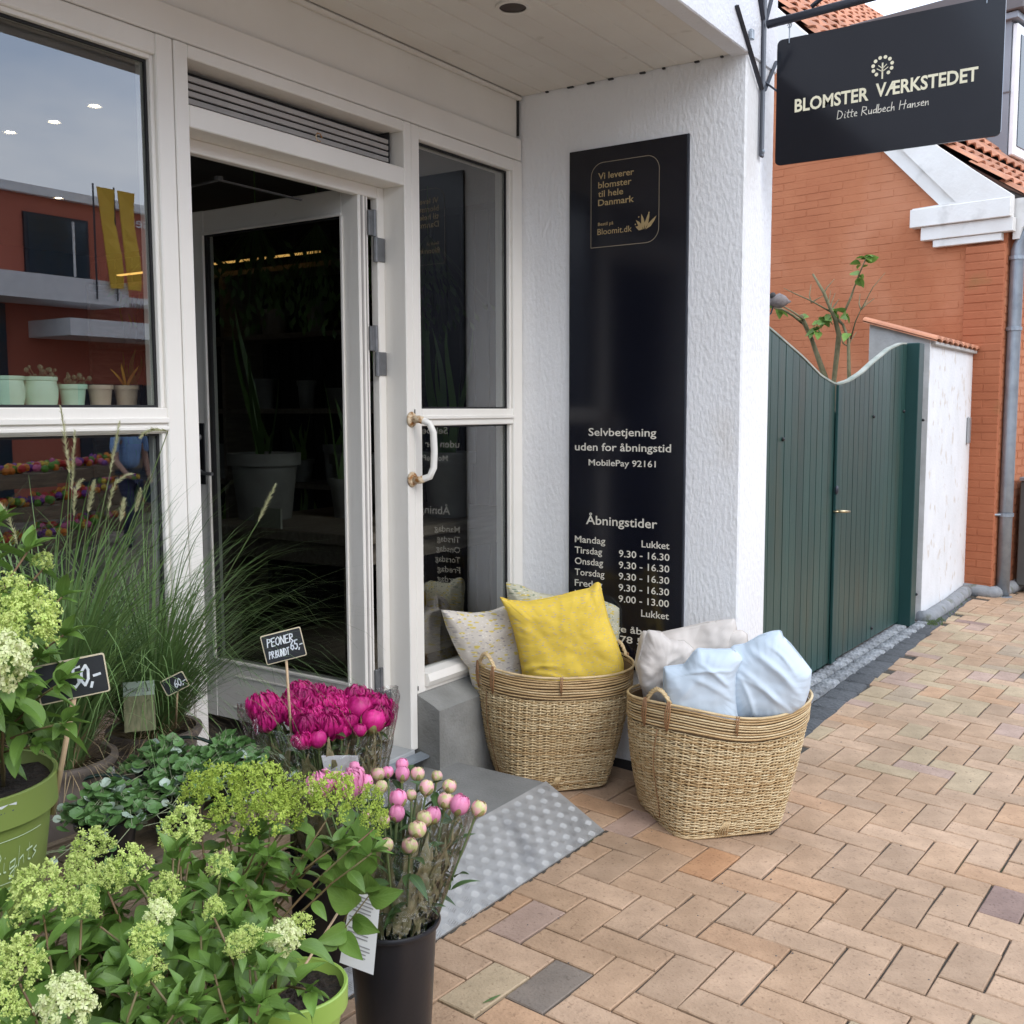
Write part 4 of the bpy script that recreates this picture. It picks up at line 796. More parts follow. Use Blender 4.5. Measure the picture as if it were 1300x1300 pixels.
# service cabinet against the street wall
b = MB(TH_); b.box(.42, 1.1, -.26, -.012, -.10, .80, .01); cb = thing('service_cabinet', 'dark grey service cabinet on the pavement behind the downpipe', 'cabinet', tuple(TH_ @ Vector((.7, -.2, -.1)))); b.build('cabinet_body', M['cabinet'], cb)
b = MB(TH_); b.box(.40, 1.12, -.275, -.010, .801, .835, .006); b.build('cabinet_lid', M['galv'], cb)
b = MB(TH_); b.box(.55, .60, -.266, -.262, .62, .70); b.build('cabinet_lock', M['black_pot'], cb)

# pruned shrub behind the gate
sh = thing('pruned_shrub', 'pruned shrub with bare cut branches and few green leaves above the green gate', 'shrub', (7.55, 2.5, .2))
def atX(px, py, X):
    q = _f+_r2*((px-650)/1326.6)-_u2*((py-650)/1326.6); return Vector((0, 0, H))+q*(X/q.x)
b = MB(); SX = 7.6
shrub_paths = [([(1062, 560), (1050, 487), (1030, 430), (1022, 412), (1017, 400)], (.034, .030, .024, .021, .018)), ([(1022, 412), (1006, 400), (994, 393), (983, 391)], (.017, .014, .011, .010)), ([(1020, 405), (1004, 394), (985, 384)], (.011, .009, .007)),
  ([(1056, 560), (1058, 488), (1065, 425), (1060, 405), (1055, 394), (1046, 372), (1032, 348)], (.030, .027, .024, .021, .018, .014, .011)), ([(1055, 396), (1030, 382), (1012, 374), (995, 366)], (.009, .007, .005, .003)),
  ([(1078, 560), (1078, 483), (1077, 430), (1070, 412), (1062, 404)], (.020, .018, .015, .014, .016)), ([(1072, 396), (1080, 378), (1084, 366), (1092, 345), (1099, 329)], (.012, .011, .009, .007, .006)), ([(1080, 430), (1086, 408), (1093, 393), (1108, 365), (1124, 346)], (.008, .006, .005, .004, .002))]
for k, (pp, rr) in enumerate(shrub_paths):
    b = MB(); b.tube([atX(px, py, SX+.05*math.sin(k*2.1+i)) for i, (px, py) in enumerate(pp)], [q*.74*(1+.12*math.sin(i_*2.3+k)) for i_, q in enumerate(rr)], 7); b.build('branch', pm('olive_bark', (.20, .17, .09), (.12, .11, .05), 30, .8) if k == 0 else bpy.data.materials['olive_bark'], sh, True)
r_ = random.Random(8)
for k in range(12):
    px, py = r_.choice(((1046, 372), (1055, 396), (1084, 366), (1093, 393), (1012, 402), (1032, 352), (1077, 440), (1030, 384))); a = r_.uniform(-2.6, -.5); L = r_.uniform(14, 30)
    b = MB(); b.tube([atX(px, py, SX), atX(px+L*.5*math.cos(a), py+L*.5*math.sin(a)+2, SX+.05), atX(px+L*math.cos(a+.2), py+L*math.sin(a+.2), SX+.1)], [.006, .004, .002], 5); b.build('twig', bpy.data.materials['olive_bark'], sh, True)
def leaf_mesh(L, Wd, fold, droop, seed, mat, name='leaf', wave=.0, nseg=7, tip=1.0, petiole=.0):
    r_ = random.Random(seed); b = MB(); vs = []; uvs = []
    for i in range(nseg+1):
        t = i/nseg; wv = Wd/2*(math.sin(math.pi*min(1, t**.80))**.85 if 0 < t < 1 else 0)*(1-.25*t*tip)
        y = L*t; z = -droop*L*t*t+.02*L*math.sin(t*5+seed)
        for j, sx in enumerate((-1, -.5, 0, .5, 1)):
            vs.append((sx*wv, y, z+abs(sx)*wv*fold+wave*L*math.sin(t*11+sx*2+seed)*abs(sx))); uvs.append((sx, t))
    fs = [(i*5+j, i*5+j+1, i*5+j+6, i*5+j+5) for i in range(nseg) for j in range(4)]
    b.add(vs, fs); me = b.mesh(name, mat, True)
    uvl = me.uv_layers.new(name='UVMap')
    for lp in me.loops: uvl.data[lp.index].uv = uvs[lp.vertex_index] if lp.vertex_index < len(uvs) else (0, 0)
    return me
lm_shrub = [leaf_mesh(.16, .12, .3, .3, i, M['leaf']) for i in range(3)]
def rand_dir(r_, up=.2): 
    a = r_.uniform(0, 2*math.pi); e = r_.uniform(-.6, .9)+up; return Vector((math.cos(a), math.sin(a), e)).normalized()
def leaf_frame(p, d, r_, sc=1, twist=.5):
    d = d.normalized(); x = d.cross(Vector((0, 0, 1)));
    if x.length < .1: x = Vector((1, 0, 0))
    x.normalize(); z = x.cross(d); q = r_.gauss(0, twist); x2 = x*math.cos(q)+z*math.sin(q); z2 = x2.cross(d)
    return frame3(x2*sc, d*sc, z2*sc, p)
for (px, py), n in (((1045, 405), 6), ((1055, 396), 4), ((1035, 418), 5), ((1099, 328), 5), ((1090, 350), 3), ((1094, 338), 2), ((985, 391), 2), ((1078, 426), 2), ((1018, 405), 1), ((1075, 400), 3)):
    for _ in range(int(n*1.7)): inst('leaf', rnd.choice(lm_shrub), sh, leaf_frame(atX(px+rnd.uniform(-4, 4), py+rnd.uniform(-4, 4), SX), rand_dir(rnd, -.3), rnd, rnd.uniform(.3, .62)))
b = MB(); P0 = atX(984, 382, 4.0)
bd_ = thing('garden_bird', 'small grey bird shape poking out beyond the white pillar above the gate', 'bird', tuple(P0))
ctr = atX(982, 383, 4.6); ex = Vector((.83, -.55, 0)) * 0 + Vector((.558, -.83, 0)); ez = Vector((0, 0, 1)); ey = ez.cross(ex)
b = MB(frame3(ex, ey, ez, ctr)); b.tube([(-.03, 0, -.005), (.0, 0, .0), (.028, 0, .004), (.050, 0, .002), (.068, 0, .0), (.078, 0, .0)], [.006, .026, .034, .024, .008, .003], 12); b.build('bird_body', pm('grey_feathers', (.26, .23, .22), (.16, .14, .14), 60, .8), bd_, True)
b = MB(frame3(ex, ey, ez, ctr)); b.ball((-.005, -.004, .026), .015, 10, 7); b.build('bird_head', pm('dark_feathers', (.06, .06, .06), rough=.8), bd_, True)
b = MB(frame3(ex, ey, ez, ctr)); b.tube([(.0, 0, -.02), (-.01, .0, -.05), (-.04, 0, -.08)], .004, 5); b.build('perch', M['dark_metal'], bd_)

# ------------------------------------------------------------------ wicker baskets
def basket(name, label, cx, cy, zb, hgt, rot, rw, rd, ahead, handles, seed, bs=(.19, .20), ts=(0, 0)):
    r_ = random.Random(seed); t0 = thing(name, label, 'basket', (cx, cy, zb), 'wicker baskets by the door')
    view = ahead; side = view-math.pi/2
    def P(th, t, off=0, dz=0):
        n = 4.6*(1-t)**1.2+2.0; a = th-rot; ca, sa = math.cos(a), math.sin(a)
        rb = 1/((abs(ca)/bs[0])**n+(abs(sa)/bs[1])**n)**(1/n)
        a2 = th-side; rr = 1/math.sqrt((math.cos(a2)/rw)**2+(math.sin(a2)/rd)**2)
        k = t**.72; r0 = rb*(1-k)+rr*k+.012*math.sin(math.pi*t)+off
        sag = .012*math.sin(2*a2+.6)*t+.006*math.sin(3*th+seed)*t
        return Vector((cx+ts[0]*t+r0*math.cos(th), cy+ts[1]*t+r0*math.sin(th), zb+hgt*t+dz+sag))
    NS = 56; SEG = NS*4
    b = MB()
    for i in range(NS):                                               # upright stakes
        th = 2*math.pi*i/NS+r_.uniform(-.006, .006)
        b.tube([P(th, t, .0005) for t in (0.0, .1, .25, .45, .65, .80)], .0042, 5)
    b.build('stakes', M['cane'], t0, True, kind='stuff')
    b = MB(); rows = 66
    for k in range(rows):
        b.m = r_.choice((0, 0, 1, 2, 2))
        t = .012+.80*k/rows; ph0 = math.pi*(k % 2); tk = r_.uniform(.0023, .0033); wb = r_.uniform(0, 6)
        path = []
        for i in range(SEG):
            th = 2*math.pi*i/SEG
            path.append(P(th, t+.0035*math.sin(th*3+wb), .0022+.0038*math.cos(NS/2*th+ph0)+r_.uniform(-.0006, .0006), r_.uniform(-.0006, .0006)))
        # closed ring with a flattened four sided strand
        vs = []
        for i, p in enumerate(path):
            th = 2*math.pi*i/SEG; o = Vector((math.cos(th), math.sin(th), 0))
            vs += [p+o*tk*.62, p+Vector((0, 0, tk)), p-o*tk*.62, p-Vector((0, 0, tk))]
        b.add(vs, [(4*i+j, 4*((i+1) % SEG)+j, 4*((i+1) % SEG)+(j+1) % 4, 4*i+(j+1) % 4) for i in range(SEG) for j in range(4)])
    b.build('woven_wall', [M['cane'], M['cane_b'], M['cane_c']], t0, True, kind='stuff')
    for k in range(8):                                               # smooth wrapped band below the rim
        t = .83+.0212*k+r_.uniform(-.003, .003); path = [P(2*math.pi*i/96, t+.002*math.sin(i*.4+k), .008-.0008*k+r_.uniform(-.0006, .0006)) for i in range(96)]
        b = MB(); vs = []; tk = r_.uniform(.0027, .0038)
        for i, p in enumerate(path):
            th = 2*math.pi*i/96; o = Vector((math.cos(th), math.sin(th), 0)); vs += [p+o*tk*.7, p+(o+Vector((0, 0, 1.1)))*tk*.6, p+Vector((0, 0, tk)), p-o*tk*.7, p-Vector((0, 0, tk)), p+(o-Vector((0, 0, 1.1)))*tk*.6]
        b.add(vs, [(6*i+j, 6*((i+1) % 96)+j, 6*((i+1) % 96)+(j+1) % 6, 6*i+(j+1) % 6) for i in range(96) for j in range(6)]); b.build('rim_band', r_.choice((M['cane'], M['cane_b'], M['cane_b'], M['cane_c'])), t0, True)
    b = MB(); b.tube([P(2*math.pi*i/80, 1.0, .003) for i in range(81)], .0050, 6, cap=False); b.build('top_rim', M['cane'], t0, True)
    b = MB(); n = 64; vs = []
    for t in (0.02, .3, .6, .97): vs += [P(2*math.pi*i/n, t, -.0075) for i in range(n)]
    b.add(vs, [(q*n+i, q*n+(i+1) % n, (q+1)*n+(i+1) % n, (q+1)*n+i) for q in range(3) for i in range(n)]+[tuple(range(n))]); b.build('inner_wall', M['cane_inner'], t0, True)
    b = MB(); b.tube([P(2*math.pi*i/48, 0, .002, .004) for i in range(49)], .0055, 6, cap=False); b.build('base_ring', M['cane'], t0, True)
    for th in handles:                                                # arched grips with lashings
        b = MB(); hw = .16
        for q in (0, 1, 2):
            pts = []
            for i in range(17):
                s = -1+2*i/16; pts.append(P(th+hw*s, 1.0, .002, .046*math.cos(s*math.pi/2)**.8 if abs(s) < 1 else 0)+Vector((.004*math.cos(i*1.3+q*2.1), .004*math.sin(i*1.3+q*2.1), .004*math.sin(i*1.3+q*2.1+1))))
            b.tube(pts, .0046, 6)
        b.build('basket_handle', M['cane'], t0, True)
        for s in (-1, 1):
            b = MB()
            for q in (-1, 0, 1):
                a = th+hw*s+q*.012; b.tube([P(a, 1.0, .010, .012), P(a+.02*q, .93, .014), P(a+.012*q, .86, .014), P(a-.01*q, .80, .010)], .0026, 5)
            b.build('handle_lashing', M['cane_dark'], t0, True)
        b = MB()
        b.tube([P(th+.03*math.sin(t*9), t, .0078) for t in (.80, .65, .5, .35, .2, .08)], .0017, 5)
        b.build('upright_rib', M['cane_dark'], t0, True)
    for th in (ahead+math.pi+.10,):
        b = MB(); b.tube([P(th, 1.0, .010, .006), P(th, .93, .014), P(th, .88, .013)], .0022, 5); b.tube([P(th+.03, 1.0, .010, .006), P(th+.02, .93, .014), P(th+.02, .86, .013)], .0022, 5); b.build('rim_tie', M['cane_dark'], t0, True)
        b = MB()
        for q in range(5): b.tube([P(th-.10+.045*q, .02, .007), P(th-.05+.03*q, .08, .009), P(th+.02+.02*q, .14, .007)], .0024, 5)
        b.build('base_cross_strands', M['cane'], t0, True)
    return t0, P
va = R(33.9)
bR, PR = basket('wicker_basket', 'big wicker basket out on the bricks holding pale blue and linen cushions', 3.395, 1.445, G(3.4, 1.44)+.004, .435, R(-41.7), .318, .245, va-.06, (va+R(124), va+R(-60)), 5, (.196, .206), (.021, -.030))
bL, PL = basket('wicker_basket', 'big wicker basket against the sill block holding yellow and flowered cushions', 3.345, 2.075, G(3.35, 2.07)+.004, .445, R(-41.7), .300, .215, va-.04, (va+R(112), va+R(-66)), 8, (.185, .165), (.010, -.015))

# ------------------------------------------------------------------ cushions
def cushion(label, mat, depth, outline, thick, group, yaw=0, tilt=0, seed=1, wr=.006, folds=(), name='cushion', power=.5):
    # outline: photo-scale pixels around the cushion centre (first entry = centre), turned into metres at its distance
    (cx, cy), pts = outline[0], outline[1:]; q = _f+_r2*((cx-650)/1326.6)-_u2*((cy-650)/1326.6); q = q*(depth/(q.dot(_f))); C0 = Vector((0, 0, H))+q; k = depth/1326.6
    P = [Vector(((x-cx)*k, -(y-cy)*k)) for x, y in pts]
    ang = yw+math.atan2(-(cx-650), 1326.6)+yaw; Fw = Vector((math.cos(ang), math.sin(ang), 0)); Sx = Vector((math.sin(ang), -math.cos(ang), 0))
    Fw2 = Fw*math.cos(tilt)+Vector((0, 0, math.sin(tilt))); Up = -Sx.cross(Fw2) if False else Sx.cross(Fw2); 
    if Up.z < 0: Up = -Up
    n = len(P); th = []; NB = 160; NR = 34
    bnd = []                                                           # resample the outline evenly by arc length
    seg = [(P[(i+1) % n]-P[i]).length for i in range(n)]; tot = sum(seg)
    for j in range(NB):
        d = tot*j/NB; i = 0
        while d > seg[i]: d -= seg[i]; i += 1
        bnd.append(P[i].lerp(P[(i+1) % n], d/seg[i]))
    vs = []; idx = lambda s, r_, j: s*(NR*NB+1)+1+r_*NB+j % NB
    import numpy as np
    BN = np.array([[p.x, p.y] for p in bnd]); LN = tot/NB
    def dist_in(px_, py_): return math.pi/float((LN/np.maximum((BN[:, 0]-px_)**2+(BN[:, 1]-py_)**2, (LN*.6)**2)).sum())
    DD = {}; dmax = 0
    for r_ in range(-1, NR):
        for j in (range(NB) if r_ >= 0 else [0]):
            p = bnd[j]*((r_+1)/NR); DD[r_, j] = v_ = 0 if r_ == NR-1 else dist_in(p.x, p.y)
            dmax = max(dmax, v_)
    for side in (-1, 1):
        for r_ in range(-1, NR):
            for j in (range(NB) if r_ >= 0 else [0]):
                s = (r_+1)/NR; p = bnd[j]*s
                e = max(0, 1-(1-min(1, DD[r_, j]/dmax/.95))**2) if r_ < NR-1 else 0; t_ = thick*.5*(e**power)
                nv = Vector((p.x*9+seed, p.y*9, seed*1.7)); d = noise.fractal(nv, 1, 2, 3)*wr*2*min(1, e*4+.15)
                rid = 0
                for (fx, fy, fa, fl, fw, fh) in folds:                  # soft crease ridges
                    dx, dy = p.x-fx, p.y-fy; u_ = dx*math.cos(fa)+dy*math.sin(fa); v_ = -dx*math.sin(fa)+dy*math.cos(fa)+.12*u_*u_/max(fl, .01)
                    rid += .72*fh*math.exp(-(v_/fw)**2)*math.exp(-(u_/fl)**2)
                # radial puckers near the seam
                pk = .0025*math.sin(j*1.9+seed)*math.sin(j*.7)*max(0, s-.55)*2.2*min(1, e*6)
                w_ = (t_+d+rid+pk)*side
                vs.append(Sx*p.x+Up*p.y+Fw2*w_)
    fs = []
    for s in (0, 1):
        c = s*(NR*NB+1)
        for j in range(NB):
            a = (c, idx(s, 0, j), idx(s, 0, j+1)); fs.append(a if s else a[::-1])
            for r_ in range(NR-1):
                a = (idx(s, r_, j), idx(s, r_+1, j), idx(s, r_+1, j+1), idx(s, r_, j+1)); fs.append(a if s else a[::-1])
    for j in range(NB): fs.append((idx(0, NR-1, j), idx(0, NR-1, j+1), idx(1, NR-1, j+1), idx(1, NR-1, j)))
    b = MB(); b.add(vs, fs); me = b.mesh(name, mat, True); o = bpy.data.objects.new(name, me); COL.objects.link(o); o.location = C0; ORG[o] = Vector(C0)
    rr = MB(); rr.tube([C0+Sx*p.x+Up*p.y for p in bnd]+[C0+Sx*bnd[0].x+Up*bnd[0].y], .0016, 5, cap=False); rr.build('seam_piping', mat, o, True)
    return tag(o, label, 'cushion', group)
gy = 'flowered cushions in the left basket'; gb = 'plain cushions in the right basket'
cushion('back cushion in sage flowered cotton, only its corner above the yellow one', M['sage_fab'], 4.14, [(712, 820), (643, 739), (660, 742), (682, 752), (720, 757), (760, 760), (779, 767), (786, 772), (786, 800), (784, 830), (780, 905), (650, 905), (648, 840), (652, 800), (645, 760)], .09, gy, seed=4)
cushion('off white cushion with small yellow and grey flowers leaning over the basket edge', M['beige_fab'], 4.02, [(612, 830), (560, 771), (575, 773), (600, 777), (622, 776), (640, 771), (652, 768), (662, 800), (668, 850), (668, 905), (612, 905), (600, 872), (594, 846), (585, 835), (574, 812), (566, 792)], .12, gy, yaw=R(14), seed=6, folds=((-.04, .03, R(60), .06, .012, .006),))
cushion('bright yellow cushion with fine flower print standing in the left basket', M['yellow_fab'], 3.95, [(716, 815), (635, 757), (645, 761), (668, 763), (700, 757), (730, 749), (748, 745), (757, 737), (761, 738), (765, 757), (772, 785), (783, 815), (791, 840), (792, 862), (778, 878), (745, 890), (690, 890), (664, 862), (658, 828), (652, 800), (644, 775)], .14, gy, seed=2, tilt=R(3), wr=.005, power=.42,
        folds=((-.09, -.075, R(6), .06, .006, .010), (-.07, -.105, R(-8), .09, .007, .010), (-.03, -.13, R(-18), .08, .006, .007), (-.13, -.09, R(10), .05, .005, .008), (.12, .17, R(-70), .05, .006, .006)))
cushion('linen cushion at the back of the right basket with its corner sticking up', M['lin'], 3.83, [(866, 842), (812, 812), (816, 802), (840, 803), (866, 796), (895, 788), (915, 785), (930, 783), (933, 795), (932, 815), (940, 850), (945, 900), (820, 900), (812, 868), (806, 845)], .13, gb, seed=11, wr=.009, folds=((-.08, .02, R(80), .08, .01, .012), (.03, .06, R(20), .08, .012, .008)))
cushion('small slumped linen cushion corner behind the blue cushions', M['lin'], 3.80, [(905, 840), (872, 815), (892, 806), (920, 800), (940, 798), (947, 803), (948, 815), (950, 880), (860, 890), (856, 850)], .09, gb, seed=13, wr=.008)
cushion('greyish linen cushion wedged against the left rim of the right basket', M['lin'], 3.72, [(842, 848), (816, 815), (822, 799), (838, 801), (850, 812), (868, 812), (880, 822), (872, 850), (872, 900), (830, 895), (812, 868), (809, 842)], .12, gb, yaw=R(10), seed=15, wr=.010, folds=((-.01, .0, R(75), .09, .010, .012), (.02, .04, R(30), .05, .01, .01)))
cushion('lower pale blue cushion on the left of the right basket', M['blue'], 3.56, [(892, 862), (843, 849), (868, 845), (880, 828), (885, 823), (905, 824), (930, 822), (942, 832), (934, 850), (934, 880), (940, 930), (850, 920), (843, 880)], .15, gb, seed=21, wr=.004, power=.45, folds=((.0, .045, R(8), .09, .006, .010), (.02, .0, R(-25), .09, .012, .008), (-.05, -.02, R(50), .06, .012, .008), (.05, .03, R(-40), .07, .008, .010)))
cushion('tall plump pale blue cushion on the right of the right basket', M['blue'], 3.57, [(975, 860), (923, 832), (930, 822), (945, 819), (962, 807), (978, 801), (990, 799), (992, 806), (1001, 814), (1014, 830), (1028, 848), (1026, 872), (1021, 890), (1004, 904), (985, 914), (935, 914), (926, 890), (921, 855)], .18, gb, seed=25, wr=.0045, power=.42, folds=((.02, .06, R(-38), .10, .010, .012), (.04, .03, R(-42), .12, .012, .010), (-.03, .0, R(-40), .10, .011, .010), (-.06, -.05, R(-70), .08, .008, .010), (.0, -.03, R(-35), .09, .010, .010), (.05, .09, R(-45), .05, .007, .010)))

# ------------------------------------------------------------------ flower stand, crates
def plank(b, x0, x1, y0, y1, z0, z1): b.box(x0, x1, y0, y1, z0, z1, .003)
def crate(label, x0, x1, y0, y1, z0, z1, n=4, group='wooden flower crates'):
    t = thing('wooden_crate', label, 'crate', ((x0+x1)/2, (y0+y1)/2, z0), group)
    hh = (z1-z0)
    for i in range(n):
        za = z0+hh*i/n+.006; zb = z0+hh*(i+1)/n-.004
        for a in ((x0, x1, y0, y0+.016), (x0, x1, y1-.016, y1), (x0, x0+.016, y0+.017, y1-.017), (x1-.016, x1, y0+.017, y1-.017)):
            b = MB(); plank(b, a[0], a[1], a[2]+rnd.uniform(0, .002), a[3], za, zb); b.build('plank', M['crate_wood'], t)
    for xx in (x0+.018, x1-.048):
        for yy in (y0+.018, y1-.048): b = MB(); plank(b, xx, xx+.03, yy, yy+.03, z0, z1-.003); b.build('corner_post', M['crate_wood'], t)
    m_ = int((x1-x0)/.11)
    for i in range(m_):
        b = MB(); plank(b, x0+.018+(x1-x0-.036)*i/m_+.003, x0+.018+(x1-x0-.036)*(i+1)/m_-.003, y0+.017, y1-.017, z1-.03, z1-.012); b.build('top_plank', M['crate_wood'], t)
    return t
gz = G(1, 1.2)
crate('low wooden crate under the front hydrangeas', .50, 1.31, .86, 1.50, gz, .255, 3)
crate('half hidden upright crate propping up the big green pot', .72, .96, 1.525, 1.60, gz, .50, 5)
crate('middle wooden crate beneath the round leaved plants', .95, 1.62, 1.695, 1.98, gz, .525, 5)
crate('tall wooden crate under the ornamental grasses by the window', .90, 1.86, 1.985, 2.335, gz, .405, 4)
crate('high wooden crate below the big green pot', .42, .945, 1.605, 1.98, gz, .574, 5)

# ------------------------------------------------------------------ pots, leaves, plants
def pot(parent, c, r0, r1, hgt, mat, rim=.02, lip=.004, soil=True, k=40, rimmat=None, band=True, depth=.02):
    b = MB(); pr_ = [(0, 0), (r0-.004, 0), (r0, .004)]
    if band: pr_ += [(r0+(r1-r0)*(1-rim/hgt), hgt-rim), (r1+lip, hgt-rim+.002), (r1+lip+.001, hgt-.002), (r1+lip-.0015, hgt), (r1-.002, hgt-.001), (r1-.004, hgt-.012), (r1-.012, hgt-depth-.01)]
    else: pr_ += [(r1, hgt-.006), (r1+lip, hgt-.004), (r1+lip, hgt), (r1-.003, hgt), (r1-.006, hgt-depth-.01)]
    b.lathe(pr_, c, k); o = b.build('pot', mat, parent); smooth_angle(o, 35)
    if soil:
        r_ = random.Random(int(c[0]*1000)); b = MB(); n = 22; rr = r1-.005
        vs = [(c[0], c[1], c[2]+hgt-depth+.006)]
        for q in range(1, 7):
            for j in range(n):
                a = 2*math.pi*j/n; vs.append((c[0]+rr*q/6*math.cos(a), c[1]+rr*q/6*math.sin(a), c[2]+hgt-depth+r_.uniform(-.004, .006)))
        b.add(vs, [(0, 1+j, 1+(j+1) % n) for j in range(n)]+[(1+q*n+j, 1+(q+1)*n+j, 1+(q+1)*n+(j+1) % n, 1+q*n+(j+1) % n) for q in range(5) for j in range(n)]); b.build('soil', M['soil'], parent)
    return o
hl = [leaf_mesh(.078*s_, .046*s_*w_, .35, dr, i, M['leaf'], wave=.012) for i, (s_, w_, dr) in enumerate(((1, 1, .25), (1.1, 1.1, .45), (.9, 1.05, .1), (1.0, .95, .6), (.8, .9, .3), (1.15, 1.0, .35)))]
hl_small = [leaf_mesh(.052, .026, .5, .15, 30+i, M['leaf'], wave=.01) for i in range(3)]
pl_ = [leaf_mesh(.075, .028, .3, .3, 60+i, M['leaf_peony']) for i in range(3)]
def floret_head(seed, R0, Hh, mat, nfl, size, open_=.5):
    r_ = random.Random(seed); b = MB(); sb = MB(); ends = []
    nb = 26
    for i in range(nb):                                               # branchlets of the panicle
        u_ = (i+.5)/nb; zz = Hh*(-.35+1.25*u_); ring = R0*math.sqrt(max(.05, 1-(max(0, u_-.12)/.95)**1.6)); a = i*2.4+r_.uniform(-.3, .3)
        ends.append(Vector((ring*math.cos(a), ring*math.sin(a), zz))*r_.uniform(.75, 1.08))
        sb.tube([Vector((0, 0, zz*.55-.2*Hh)), ends[-1]*.9], .0009, 3, cap=False)
    for e in ends:
        for q in range(nfl//nb):
            d = Vector((r_.gauss(0, 1), r_.gauss(0, 1), r_.gauss(.2, 1))).normalized(); c = e+d*R0*r_.uniform(.05, .34); nn = (c.normalized()*.8+d+Vector((0, 0, .35))).normalized()
            a = nn.cross(Vector((.3, .8, .5))).normalized(); bb = nn.cross(a); s = size*r_.uniform(.6, 1.15); ro = r_.uniform(0, 1.5)
            if r_.random() < open_:
                for k in range(4):
                    t = ro+k*math.pi/2; dx = a*math.cos(t)+bb*math.sin(t); dy = -a*math.sin(t)+bb*math.cos(t)
                    b.add([c, c+dx*s*.6-dy*s*.38+nn*s*.2, c+dx*s*1.05+nn*s*.35*r_.uniform(-.2, 1), c+dx*s*.6+dy*s*.38+nn*s*.2], [(0, 1, 2, 3)])
            else:
                s *= .42; b.add([c+nn*s*1.5, c-nn*s*1.6, c+a*s, c-a*s, c+bb*s, c-bb*s], [(0, 2, 4), (0, 4, 3), (0, 3, 5), (0, 5, 2), (1, 4, 2), (1, 3, 4), (1, 5, 3), (1, 2, 5)])
                sb.tube([e*.9, c], .0005, 3, cap=False)
    me = b.mesh('flower_head', [mat, M['green_stem']]); n0 = len(b.v)
    b.v += sb.v; b.f += [tuple(i+n0 for i in f) for f in sb.f]; b.mi += [1]*len(sb.f); bpy.data.meshes.remove(me)
    return b.mesh('flower_head', [mat, mat])
FH = {'lime': [floret_head(i, .85, 1.05, M['floret'], 620, .115, .35) for i in range(3)], 'cream': [floret_head(10+i, .85, .95, M['floret2'], 480, .16, .65) for i in range(2)], 'green': [floret_head(20+i, .9, 1.0, M['floret3'], 640, .10, .2) for i in range(3)]}
def hydrangea(label, c, potspec, heads, shoots, seed, mat='leaf', base_z=None, lfrom=.68, cshift=(0, 0), leafmax=290, lsc=.76, group='hydrangeas in lime pots', spread=.5):
    r_ = random.Random(seed); t = thing('hydrangea', label, 'potted plant', c, group); nl = 0
    r0, r1, hg, pm_ = potspec; pot(t, c, r0, r1, hg, M[pm_], rim=hg*.22); top = c[2]+hg-.02; b = MB(); sites = []
    def stem(p1, head):
        nonlocal b
        a = r_.uniform(0, 6.28); p0 = Vector((c[0]+cshift[0]+r1*spread*math.cos(a), c[1]+cshift[1]+r1*spread*math.sin(a), top)); d = Vector(p1)-p0
        pm1 = p0+Vector((d.x*.25, d.y*.25, d.z*.5)); pts = []
        for i in range(9):
            s = i/8; pts.append(p0*(1-s)**2+pm1*2*s*(1-s)+Vector(p1)*s*s+Vector((r_.uniform(-.003, .003), r_.uniform(-.003, .003), 0)))
        b.tube(pts, [.0028*(1-.4*i/8) for i in range(9)], 5); return pts
    for (x, y, z, px, kind) in heads:
        sz = px*1.06; pts = stem((x, y, z-sz*.5), True); ax_ = (pts[-1]-pts[-2]).normalized(); ax_ = (ax_+Vector((0, 0, .8))).normalized(); xx = ax_.cross(Vector((r_.random(), r_.random(), .1))).normalized(); yy = ax_.cross(xx)
        inst('flower_head', r_.choice(FH[kind]), t, frame3(xx*sz*r_.uniform(.9, 1.1), yy*sz, ax_*sz*r_.uniform(.95, 1.2), Vector((x, y, z))))
        sites.append((pts, True))
    for (x, y, z) in shoots: sites.append((stem((x, y, z), False), False))
    b.build('stems', M['stem'], t, True)
    for pts, hd in sites:
        L = (pts[-1]-pts[0]).length; n = max(3, int(L*lfrom/.036)); rot = r_.uniform(0, 3)
        for i in range(n):
            s = 1-(i+.15)/n*lfrom; f = s*8; k = min(7, int(f)); p = pts[k].lerp(pts[k+1], f-k); ax_ = (pts[k+1]-pts[k]).normalized(); x_ = ax_.cross(Vector((0, 1, .2))).normalized(); y_ = ax_.cross(x_)
            for q in (0, 1):
                if nl >= leafmax: break
                if r_.random() < .08: continue
                a = rot+i*math.pi/2+q*math.pi+r_.gauss(0, .25); up_ = .75 if (i == 0 and not hd) else r_.uniform(.0, .5); d = x_*math.cos(a)+y_*math.sin(a)+ax_*up_
                sc = lsc*r_.uniform(.75, 1.15)*(.65 if i == 0 else 1)*(.8 if s < .3 else 1)
                inst('leaf', r_.choice(hl if i else hl_small+hl), t, leaf_frame(p, d+Vector((0, 0, .05)), r_, sc, .35)); nl += 1
        if not hd:
            ax_ = (pts[-1]-pts[-2]).normalized(); x_ = ax_.cross(Vector((0, 1, .2))).normalized(); y_ = ax_.cross(x_)
            for q in range(4):
                if nl >= leafmax: break
                a = rot+q*math.pi/2+.7; inst('leaf', r_.choice(hl_small), t, leaf_frame(pts[-1], x_*math.cos(a)+y_*math.sin(a)+ax_*1.6, r_, lsc*r_.uniform(.8, 1.2), .3)); nl += 1
    return t
def sh_(x0, x1, y0, y1, z0, z1, n, seed):
    r_ = random.Random(seed); return [(r_.uniform(x0, x1), r_.uniform(y0, y1), r_.uniform(z0, z1)) for _ in range(n)]
k1 = 1.5/1326
